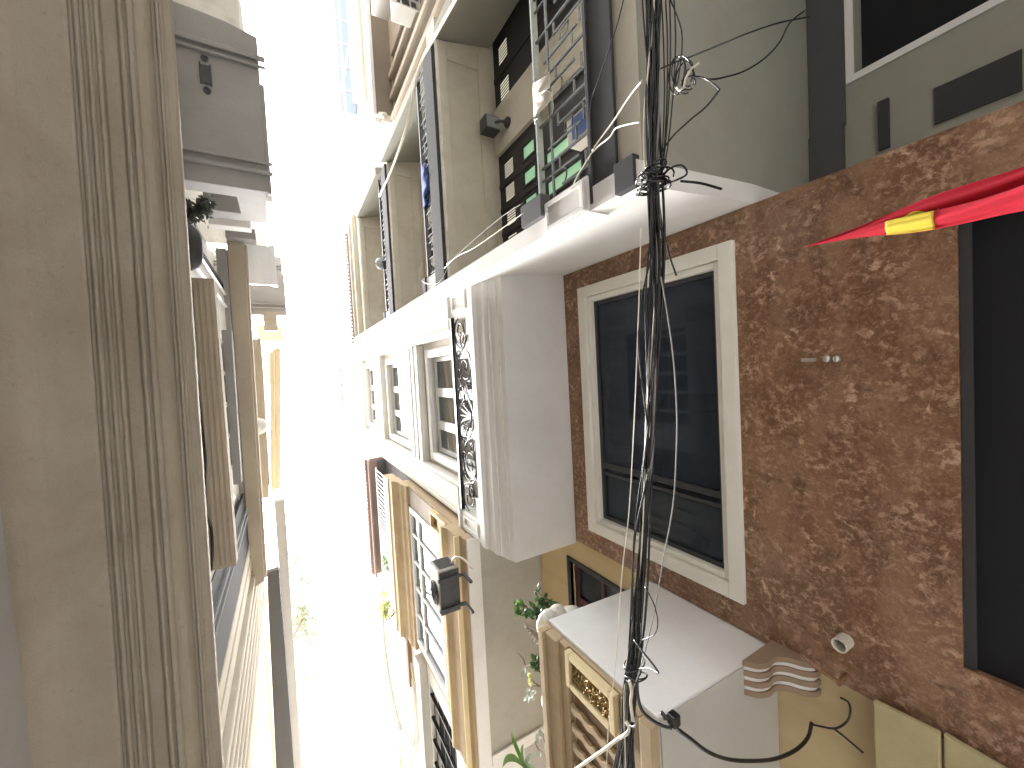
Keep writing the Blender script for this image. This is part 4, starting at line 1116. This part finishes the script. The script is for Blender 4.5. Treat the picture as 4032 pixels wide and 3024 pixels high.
wire([(3190, 66, 2.45), (3140, 75, 2.2), (3060, 92, 2.0), (2960, 125, 1.85), (2860, 165, 1.75), (2740, 215, 1.68), (2660, 245, 1.6), (2590, 275, 1.53)], 'dark wire rising in a straight slant across the grey overhang soffit to the cable bundle', 0.0035)
wire([(3170, 40, 2.5), (3110, 90, 2.2), (3070, 165, 2.1), (3010, 230, 2.0), (2930, 280, 1.85), (2860, 302, 1.75), (2800, 312, 1.66), (2720, 300, 1.6)], 'dark wire sagging in a deep curve under the grey overhang soffit', 0.004)
wire([(2720, 298, 1.6), (2780, 310, 1.62), (2828, 348, 1.62), (2828, 360, 1.62), (2780, 420, 1.6), (2720, 470, 1.58), (2660, 525, 1.55), (2620, 575, 1.53), (2597, 620, 1.52)], 'black wire bent sharply below the tangled coil and running back into the bundle', 0.0038)
for i, (xs, lab) in enumerate((((2602, 2612, 2616, 2606), 'thin wire hanging parallel beside the bundle under the grey soffit, nearest to the bundle'), ((2618, 2628, 2626, 2612), 'thin wire hanging parallel to the bundle, second out under the grey soffit'), ((2635, 2640, 2634, 2614), 'thin wire hanging parallel to the bundle, third out under the grey soffit'), ((2652, 2660, 2650, 2622), 'thin wire hanging parallel to the bundle, farthest out under the grey soffit'))):
    wire([(xs[0], -40, 1.55), (xs[1], 150, 1.55), (xs[2], 380, 1.55), (xs[3], 620, 1.52), (2590, 700, 1.52)], lab, 0.0034)
wire([(2640, 0, 1.56), (2668, 70, 1.58), (2684, 130, 1.6), (2684, 210, 1.6), (2672, 300, 1.6), (2665, 340, 1.6)], 'dark wire arching out from the bundle into the tangled coil', 0.0034)
# coil
ct = PX(2690, 310, 1.62)
cl = thing('wire_coil', tuple(ct), 'tangled coil of dark wire with shiny ends hanging under the grey overhang', 'wire coil')
b = MB()
for q in range(6):
    c0 = ct + Vector((rr.uniform(-.02, .02), rr.uniform(-.03, .03), rr.uniform(-.02, .02)))
    ax = rr.uniform(0, 3.14); ra, rb = rr.uniform(0.03, 0.08), rr.uniform(0.02, 0.05)
    b.tube([c0 + Vector((ra*math.cos(t*0.33)*math.cos(ax), ra*math.cos(t*0.33)*math.sin(ax), rb*math.sin(t*0.33))) for t in range(18)], 0.0034, 5)
b.build('loop', M['cable'], cl, smooth=True)
b = MB(); b.tube([PX(2664, 345, 1.6), PX(2675, 357, 1.6), PX(2692, 345, 1.6), PX(2700, 310, 1.6), PX(2722, 270, 1.6), PX(2752, 248, 1.6)], 0.0048, 6)
b.build('bare_end', M['cablewhite'], cl, smooth=True)
wire([(2612, 690, 1.52), (2640, 662, 1.5), (2680, 650, 1.5), (2702, 668, 1.5), (2700, 690, 1.5), (2660, 710, 1.5), (2615, 725, 1.52)], 'black loop of wire sticking out of the tied knot in the bundle', 0.0042)
wire([(2680, 713, 1.62), (2760, 722, 1.72), (2840, 744, 1.85)], 'short dark stick of cable lying against the corner of the white overhang', 0.006, name='cable_stub')
# lower end
wire([(2508, 2660, 1.5), (2512, 2740, 1.5), (2530, 2800, 1.52), (2570, 2838, 1.56), (2610, 2858, 1.6), (2645, 2866, 1.62)], 'thick black cable leaving the lower bundle towards the white box corner', 0.009, cat='cable', name='service_cable')
wire([(2615, 2826, 1.62), (2650, 2836, 1.63), (2668, 2870, 1.66), (2720, 2910, 1.72), (2790, 2962, 1.82), (2870, 2990, 1.98), (2960, 2996, 2.15), (3050, 2988, 2.35), (3130, 2955, 2.55), (3180, 2905, 2.7), (3196, 2845, 2.80)], 'heavy black cable sagging from the corner of the white box to the ochre wall', 0.0105, cat='cable', name='service_cable')
wire([(3190, 2850, 2.80), (3230, 2860, 2.8), (3290, 2868, 2.8), (3335, 2840, 2.82), (3348, 2800, 2.82), (3340, 2765, 2.83), (3310, 2747, 2.84)], 'thin black cable curling in a hook on the ochre wall', 0.006, cat='cable', name='service_cable')
wire([(3280, 2866, 2.8), (3330, 2905, 2.8), (3400, 2965, 2.8)], 'thin black cable running down from the hook on the ochre wall', 0.006, cat='cable', name='service_cable')
wire([(2465, 2841, 1.44), (2477, 2863, 1.44), (2468, 2888, 1.43), (2427, 2914, 1.43), (2392, 2942, 1.42), (2329, 2986, 1.41), (2275, 3024, 1.4), (2210, 3070, 1.4)], 'off-white cable curving away from the lower bundle across the brown slots', 0.0085, 'cablewhite', 'cable', 'white_cable')
wire([(2478, 2680, 1.44), (2487, 2720, 1.44), (2484, 2768, 1.44), (2493, 2840, 1.44)], 'short off-white cable hanging in front of the lower bundle', 0.008, 'cablewhite', 'cable', 'white_cable')
wire([(2480, 2858, 1.43), (2495, 2862, 1.43), (2503, 2850, 1.43), (2500, 2825, 1.44)], 'small curled grey cable below the short white one on the lower bundle', 0.005, 'cablegrey', 'cable', 'white_cable')
wire([(2497, 2520, 1.44), (2526, 2560, 1.42), (2592, 2646, 1.4), (2555, 2630, 1.42), (2516, 2633, 1.45)], 'bent wire forming a sharp triangle in front of the white side of the balcony box', 0.005)
wire([(2540, 2310, 1.46), (2575, 2380, 1.44), (2590, 2450, 1.44), (2575, 2500, 1.44), (2525, 2520, 1.47)], 'thin dark wire curling out of the bundle over the white side of the balcony box', 0.003)
b = MB(); c = PX(2650, 2850, 1.62)
b.box(c.x, c.x + 0.05, c.y - 0.03, c.y + 0.03, c.z - 0.01, c.z + 0.04); b.tube([c + Vector((0, 0, 0.03)), c + Vector((-0.02, -0.03, 0.06))], 0.012, 6)
o = b.build('cable_clamp', M['cable'], bevel=0.006); tag(o, 'black clamp that anchors the heavy cable at the corner of the white box', 'clamp')

# ================================================================== flag
tip = PX(3168, 972, 2.3); u1 = PX(4032, 640, 2.3); l1 = PX(4032, 862, 2.3)
FL = thing('flag', tuple(tip), 'red flag with a yellow star hanging in folds in front of the brown marble', 'flag')
def flag_pt(t, s, lift=0.0):
    # t: 0 at the tip, 1 at the frame edge, >1 below ; s: 0 = upper edge in the photo, 1 = lower
    base = tip + (u1 - tip) * t * (1 - s) + (l1 - tip) * t * s
    a = 0.075 * min(t + 0.06, 1.2)
    e = min(1.0, max(0.0, (s - 0.40) / 0.16)); e = e*e*(3 - 2*e)
    dx_ = -a * (1.7*e - 0.9*max(0.0, s - 0.6) + 0.22*math.sin(s*14 + 2 + t*3.0) + 0.10*math.sin(s*27 + t*9))
    wob = 0.010 * math.sin(t * 7.5 + s * 3.0) * min(1, t * 2)
    return Vector((base.x + dx_ - lift, base.y + wob, base.z - abs(dx_)*0.1))
rows = [[flag_pt(t, s/36) for s in range(37)] for t in [0.005 + i * 1.75/60 for i in range(61)]]
b = MB(); b.grid(rows); b.build('cloth', M['flagred'], FL, smooth=True, solid=0.003)
rows = []
for i in range(21):
    f = i / 20; t = 0.475 + 0.215 * f
    s0 = 0.40 + 0.05*math.sin(f*9) - 0.06*max(0, f - 0.4)
    s1 = 1.0
    if f < 0.1: s0 = s0 + 0.0
    rows.append([flag_pt(t, s0 + (s1 - s0)*k/24 , 0.006) for k in range(25)])
b = MB(); b.grid(rows); b.build('star', M['flagyellow'], FL, smooth=True, solid=0.002)
b = MB(); b.tube([tip + Vector((0.03, 0.0, -0.05)), Vector((2.795, tip.y*2.795/2.3, 1.35))], 0.012, 8); b.build('pole', M['bark'], FL)

# ================================================================== small things on the marble wall
def bracket(pxs, label):
    P_ = [PX(x, y, 2.797) for x, y in pxs]
    t = thing('cable_bracket', tuple(P_[0]), label, 'bracket', 'brackets on the edges of the marble wall')
    b = MB()
    for p in (P_[0], P_[1]): b.tube([p, p + Vector((-0.11, 0, 0))], 0.016, 8)
    b.build_each('arm', M['marble'], t)
    b = MB(); b.tube([P_[0] + Vector((-0.10, 0, 0)), P_[1] + Vector((-0.10, 0, 0))], 0.014, 8); b.build('bar', M['marble'], t)
bracket([(3140, 810), (3290, 740)], 'stone coloured bracket on the marble edge below the grey overhang')
bracket([(3190, 2560), (3335, 2660)], 'stone coloured bracket on the marble edge beside the striped corbel')
p = PX(3290, 1413, 2.797)
t = thing('latch', tuple(p), 'small shiny metal latch in the middle of the marble wall', 'latch')
b = MB(); q = PX(3160, 1415, 2.797); q2 = PX(3215, 1415, 2.797)
b.box(2.775, 2.798, q.y - 0.006, q.y + 0.016, q2.z, q.z); b.build('plate', M['steel'], t, bevel=0.003)
b = MB()
for xx in (3262, 3300):
    q = PX(xx, 1412, 2.797); b.lathe((2.797, q.y, q.z), [(0.02, 0), (0.022, -0.02), (0.015, -0.035), (0.004, -0.04)], 14, 'x')
b.build('knob', M['steel'], t, smooth=True)
p = PX(3330, 2520, 2.797)
b = MB(); b.lathe((2.80, p.y, p.z), [(0.04, 0.0), (0.04, -0.09), (0.033, -0.09), (0.033, -0.01)], 20, 'x')
o = b.build('pipe_stub', M['pvc'], smooth=False); tag(o, 'short white plastic pipe end poking out of the marble wall', 'pipe')
# yellow canvas at the lower right corner
def canvas(pts, X):
    b = MB(); b.prism([PX(x, y, X) for x, y in pts], (0.03, 0, 0)); return b
AW = thing('canvas_blind', tuple(PX(3600, 2950, 2.72)), 'faded yellow canvas blind panels beside the marble wall in the lower right corner', 'blind')
canvas([(3437, 2758), (3700, 2888), (3712, 3300), (3450, 3300)], 2.74).build('panel', M['awning'], AW, bevel=0.008)
canvas([(3714, 2890), (3990, 3050), (4000, 3300), (3722, 3300)], 2.75).build('panel', M['awning'], AW, bevel=0.008)

# ================================================================== laundry and bits on the railings
b = MB()
rows = []
ya, yb = PX(2125, 295, 1.72).y, PX(2130, 440, 1.72).y
for i in range(13):
    f = i / 12; y = ya + (yb - ya)*f
    drop = 0.16*(math.sin(f*3.14)**0.5) * (1 + 0.25*math.sin(f*9))
    hx, hz_ = 1.775, 4.055
    rows.append([(hx + 0.045, y, hz_ - 0.09 - drop*0.4), (hx + 0.04, y, hz_ - 0.02), (hx + 0.025, y, hz_ + 0.006), (hx - 0.02, y, hz_ + 0.006), (hx - 0.036, y, hz_ - 0.02), (hx - 0.042 + 0.012*math.sin(f*13), y, hz_ - 0.06), (hx - 0.05 + 0.016*math.sin(f*11), y + 0.012*math.sin(f*20), hz_ - 0.04 - drop*0.7), (hx - 0.045 + 0.02*math.sin(f*17), y, hz_ - 0.05 - drop*1.3)])
b.grid(rows)
o = b.build('hung_cloth', M['whitecloth'], smooth=True, solid=0.006); tag(o, 'crumpled pinkish white cloth tied over the weathered handrail of the lowest balcony', 'cloth')
b = MB(); rows = []
pa, pb = PX(1668, 660, 1.86), PX(1690, 800, 1.86)
for i in range(17):
    f = i / 16; y = pa.y + (pb.y - pa.y)*f
    d = 0.34 * (0.55 + 0.45*math.sin(f*3.14 + 0.2)) * (1 + 0.15*math.sin(f*14))
    tz = S3 + 0.757
    rows.append([(1.905, y, tz - 0.25), (1.90, y, tz - 0.02), (1.885, y, tz), (1.85, y, tz), (1.837, y, tz - 0.03), (1.825 + 0.012*math.sin(f*15), y, tz - d*0.5), (1.82 + 0.018*math.sin(f*19 + 1), y + 0.01*math.sin(f*25), tz - d)])
b.grid(rows)
o = b.build('hung_cloth', M['bluecloth'], smooth=True, solid=0.006); tag(o, 'blue garment draped over the middle dark railing of the cream house', 'cloth')
p = PX(2300, 440, 1.85)
b = MB(); b.box(1.83, 1.95, p.y - 0.02, p.y + 0.16, 3.37, 3.78)
t = thing('carton', (1.9, p.y, 3.37), 'white carton with a blue printed face standing behind the lowest balcony railing', 'carton')
b.build('box', M['whitecloth'], t, bevel=0.005)
b = MB(); b.box(1.825, 1.829, p.y + 0.0, p.y + 0.14, 3.45, 3.72); b.build('printed_face', M['bluelabel'], t)
p = PX(1502, 1038, 1.94)
t = thing('globe_lamp', tuple(p), 'small round grey lamp on the end of the topmost dark railing', 'lamp')
b = MB(); b.lathe((p.x, p.y, p.z - 0.12), [(0.02, 0.0), (0.09, 0.04), (0.13, 0.12), (0.1, 0.2), (0.03, 0.25)], 16); b.build('globe', M['rail'], t, smooth=True)
b = MB(); b.tube([(p.x, p.y, p.z - 0.1), (p.x + 0.02, p.y, p.z - 0.55)], 0.02, 6); b.build('stem', M['iron'], t)

# ================================================================== pots and plants on the ochre box
ZT = 4.087
def pot(t, p, r, h, mat, scallop=False):
    b = MB()
    prof = [(r*0.55, 0), (r*0.75, h*0.15), (r*0.95, h*0.6), (r, h), (r*0.88, h), (r*0.8, h*0.8)]
    b.lathe(p, prof, 18); b.build('pot', mat, t, smooth=True)
def stemleaf(t, base, tips, leafm, L, Wd, n, seed, stem=0.006, spread=0.5):
    q = random.Random(seed)
    bs = MB(); bl = MB()
    for tp in tips:
        mid = (Vector(base) + Vector(tp)) / 2 + Vector((q.uniform(-.03, .03), q.uniform(-.03, .03), q.uniform(-.02, .02)))
        path = smooth_path([base, mid, tp], 6)
        bs.tube(path, stem, 6, stem*0.4)
        for k in range(n):
            f = q.uniform(0.35, 1.0); pp = path[min(len(path)-1, int(f*(len(path)-1)))]
            d = Vector((q.uniform(-1, 1), q.uniform(-1, 1), q.uniform(-0.6, 0.9)))
            bl.leaf(pp, d, L*q.uniform(0.7, 1.2), Wd*q.uniform(0.7, 1.2))
    bs.build('stem', M['bark'], t); bl.build('foliage', leafm, t)
def at(x, y, X=1.78): 
    p = PX(x, y, X); return p
# small leafy plant by the window
p0 = at(2150, 2400); p0 = Vector((1.80, p0.y, ZT))
t = thing('potted_plant', tuple(p0), 'small leafy green plant nearest the yellow wall, above the front corner of the white box', 'potted plant', 'potted plants on the ochre box')
pot(t, p0, 0.09, 0.1, M['ceramic'])
stemleaf(t, p0 + Vector((0, 0, 0.08)), [at(2115, 2340), at(2100, 2390), at(2045, 2410), at(2035, 2380), at(2110, 2325)], M['leafdark'], 0.075, 0.045, 13, 21)
b = MB(); q = random.Random(4)
for k in range(30): b.leaf(at(2045 + q.uniform(-15, 20), 2390 + q.uniform(-30, 25)), (q.uniform(-1, 1), q.uniform(-1, 1), q.uniform(-1, 1)), 0.05, 0.035)
b.build('young_leaves', M['leafgreen'], t)
# ceramic shell bowl on the corner
t = thing('shell_bowl', (1.72, 2.02, ZT), 'white scalloped bowl on the front corner of the box top', 'bowl')
b = MB()
for k in range(9):
    a = 1.2 + k*0.55
    b.lathe((1.73 + 0.055*math.cos(a), 2.06 + 0.055*math.sin(a), ZT), [(0.02, 0), (0.055, 0.03), (0.066, 0.09), (0.05, 0.12), (0.01, 0.13)], 10)
b.build('bowl', M['ceramic'], t, smooth=True)
t = thing('round_jar', (1.95, 2.12, ZT), 'pale rounded jar behind the scalloped bowl, below the red window', 'jar')
b = MB(); b.lathe((1.98, 2.14, ZT), [(0.05, 0), (0.1, 0.05), (0.115, 0.13), (0.08, 0.2), (0.03, 0.22)], 18); b.build('jar', M['ceramic'], t, smooth=True)
# carved stone ornament
pb, ptp = at(2148, 2545, 1.75), at(2072, 2445, 1.75)
c = Vector((1.76, (pb.y + ptp.y)/2 + 0.02, ZT))
t = thing('stone_ornament', tuple(c), 'small carved stone ornament with a ribbed leaf shaped top between two plants', 'ornament')
b = MB(); hh = max(0.25, ptp.z - ZT + 0.02)
prof = [(0.07, 0)]
for k in range(5):
    prof += [(0.085 - k*0.006, hh*(0.04 + 0.08*k)), (0.06 - k*0.005, hh*(0.10 + 0.08*k))]
b.lathe(c, prof + [(0.03, hh*0.46)], 16); b.build('base', M['rock'], t)
b = MB()
for k in range(7):
    z = c.z + hh*(0.45 + 0.075*k); s = 0.07*(1 - k/9)
    for sg in (-1, 1):
        b.tube([(c.x, c.y, z), (c.x - 0.01, c.y + sg*s*0.6, z + 0.03), (c.x - 0.012, c.y + sg*s, z + 0.055)], 0.012, 6, 0.006)
b.tube([(c.x, c.y, c.z + hh*0.4), (c.x, c.y, c.z + hh*0.9), (c.x - 0.01, c.y, c.z + hh)], 0.02, 7, 0.01)
b.build('ribbed_top', M['rock'], t, smooth=True)
# branch with pale leaves and a yellow flower
p0 = at(2150, 2690); p0 = Vector((1.80, p0.y, ZT))
t = thing('potted_plant', tuple(p0), 'spindly branch with pale leaves and one yellow flower in a grey rounded pot', 'potted plant', 'potted plants on the ochre box')
pot(t, p0 + Vector((-0.04, 0.0, 0)), 0.12, 0.13, M['ceramic'])
b = MB()
pa = smooth_path([p0 + Vector((0, 0, .1)), at(2110, 2630), at(2072, 2620), at(2060, 2595), at(2040, 2570)], 6); b.tube(pa, 0.009, 6, 0.004)
pb_ = smooth_path([p0 + Vector((0, 0, .1)), at(2115, 2695), at(2095, 2675)], 6); b.tube(pb_, 0.007, 6, 0.004)
pc_ = smooth_path([p0 + Vector((0, 0, .1)), at(2110, 2700), at(2085, 2725)], 6); b.tube(pc_, 0.006, 6, 0.003)
b.build('stem', M['bark'], t)
b = MB(); b.leaf(at(2068, 2625), at(2050, 2690) - at(2068, 2625), 0.16, 0.055, up=(1, 0, 0)); 
for k in range(14): b.leaf(at(2085 + q.uniform(-8, 12), 2735 + q.uniform(-12, 8)), (q.uniform(-1, 1), q.uniform(-1, 1), q.uniform(-1, 1)), 0.06, 0.035)
b.build('foliage', M['leafpale'], t)
b = MB()
for k in range(26): b.leaf(at(2125 + q.uniform(-22, 15), 2615 + q.uniform(-18, 20)), (q.uniform(-1, 1), q.uniform(-1, 1), q.uniform(-1, 1)), 0.075, 0.05)
b.build('dark_leaves', M['leafdark'], t)
b = MB()
for k in range(6):
    a = k*1.047; b.leaf(at(2090, 2672), (math.cos(a)*0.4 - 0.3, math.sin(a), math.cos(a)), 0.06, 0.05)
b.build('flower', M['leafyellow'], t)
# pale green pot and pink pot
p0 = Vector((1.76, at(2160, 2660).y - 0.05, ZT))
p0 = Vector((1.78, at(2175, 2835).y, ZT)); t = thing('flower_pot', tuple(p0), 'pink rounded flower pot at the front edge of the box top', 'flower pot')
pot(t, p0, 0.075, 0.11, M['pink'])
# broad leaved plant
p0 = at(2075, 3020); p0 = Vector((1.86, p0.y + 0.05, ZT))
t = thing('potted_plant', tuple(p0), 'plant with large bright green strap leaves at the bottom of the photo', 'potted plant', 'potted plants on the ochre box')
pot(t, p0, 0.11, 0.14, M['ceramic'])
b = MB()
def blade(b, p, pts, W_):
    path = smooth_path(pts, 6); n = len(path); rows = []
    for i, c_ in enumerate(path):
        f = i/(n-1); wd = W_*math.sin(min(1, 0.12 + f*0.95)*3.14)**0.8
        d = (path[min(i+1, n-1)] - path[max(i-1, 0)]).normalized()
        u = d.cross(Vector((1, 0.1, 0.2))).normalized(); nn_ = u.cross(d)
        rows.append([c_ - u*wd, c_ - u*wd*0.5 + nn_*wd*0.25, c_, c_ + u*wd*0.5 + nn_*wd*0.25, c_ + u*wd])
    b.grid(rows)
base = at(2062, 3015, 1.80)
blade(b, base, [base, at(2040, 2960, 1.79), at(2018, 2900, 1.78), at(2030, 2862, 1.77)], 0.035)
blade(b, base, [base, at(2055, 2960, 1.79), at(2062, 2925, 1.79)], 0.022)
blade(b, base, [base, at(2025, 2985, 1.78), at(1995, 2990, 1.75), at(1975, 3030, 1.73)], 0.035)
blade(b, base, [base, at(2080, 2985, 1.8), at(2095, 2960, 1.8)], 0.02)
blade(b, base, [base, at(2090, 3020, 1.8), at(2110, 3030, 1.8)], 0.03)
b.build('foliage', M['leafgreen'], t, smooth=True)
b = MB(); b.tube([p0 + Vector((0, 0, 0.1)), base], 0.016, 7); b.build('stem', M['leafgreen'], t)
p0 = at(2185, 2985); p0 = Vector((1.80, p0.y, ZT))
t = thing('potted_plant', tuple(p0), 'plant with pale grey-green oval leaves beside the strap leaved one', 'potted plant', 'potted plants on the ochre box')
pot(t, p0, 0.09, 0.1, M['midgrey'])
b = MB(); b.tube(smooth_path([p0 + Vector((0, 0, .08)), at(2130, 2960), at(2105, 2920)], 5), 0.008, 6, 0.004); b.tube(smooth_path([p0 + Vector((0, 0, .08)), at(2150, 2930), at(2140, 2890)], 5), 0.008, 6, 0.004); b.build('stem', M['bark'], t)
b = MB()
for (x, y, dx, dy) in ((2120, 2890, -6, 30), (2145, 2885, -25, 10), (2150, 2925, 4, 55), (2160, 2990, 20, 60), (2130, 2960, -30, 20), (2135, 2870, -10, 25), (2170, 2960, 15, 40)):
    b.leaf(at(x, y), at(x + dx, y + dy) - at(x, y), 0.12, 0.065, up=(1, 0.2, 0.1), fold=0.1)
b.build('foliage', M['leafpale'], t)
# plants on the roof terrace, yellowish shrub and leafy tree against the sky
def shrub(name, ctr, rad, n, mat, label, L=0.09, stem_to=None):
    t = thing(name, tuple(Vector(ctr) - Vector((0, 0, rad[2]))), label, 'plant' if name != 'tree' else 'tree')
    q = random.Random(int(abs(ctr[1])*100)); b = MB()
    clumps = [Vector((q.gauss(0, .5)*rad[0], q.gauss(0, .5)*rad[1], q.gauss(0, .5)*rad[2])) for k in range(max(5, n//14))]
    for k in range(n):
        c_ = q.choice(clumps); p_ = Vector(ctr) + c_ + Vector((q.gauss(0, .16)*rad[0], q.gauss(0, .16)*rad[1], q.gauss(0, .16)*rad[2]))
        b.leaf(p_, (q.uniform(-1, 1), q.uniform(-1, 1), q.uniform(-1, 1)), L*q.uniform(.7, 1.3), L*0.5)
    b.build('crown' if name == 'tree' else 'foliage', mat, t)
    b = MB(); base = Vector(stem_to or (Vector(ctr) - Vector((0, 0, rad[2]*1.2))))
    for k in range(4): b.tube(smooth_path([base, Vector(ctr) - Vector((0, 0, rad[2]*0.4)) + Vector((q.gauss(0, .08), q.gauss(0, .08), 0)), Vector(ctr) + q.choice(clumps)], 4), 0.014 if name != 'tree' else 0.03, 6, 0.004)
    b.build('trunk' if name == 'tree' else 'stem', M['bark'], t)
p = PX(1445, 2280, 1.6); shrub('shrub', (1.72, p.y, 11.1), (0.16, 0.3, 0.35), 130, M['leafyellow'], 'yellow-green shrub growing out at the far edge of the red tiled roof', 0.12)
p = PX(1515, 2190, 1.8); shrub('shrub', (1.82, p.y, 10.6), (0.12, 0.25, 0.35), 110, M['leafgreen'], 'bright green shrub behind the white roof railing under the red eaves', 0.12)
shrub('tree', tuple(PZ(1190, 2390, 17.5)), (0.5, 2.4, 0.9), 800, M['leaftree'], 'faint leafy tree crown showing against the white sky beyond the left eaves', 0.2, stem_to=(-0.9, 8.0, 14.0))
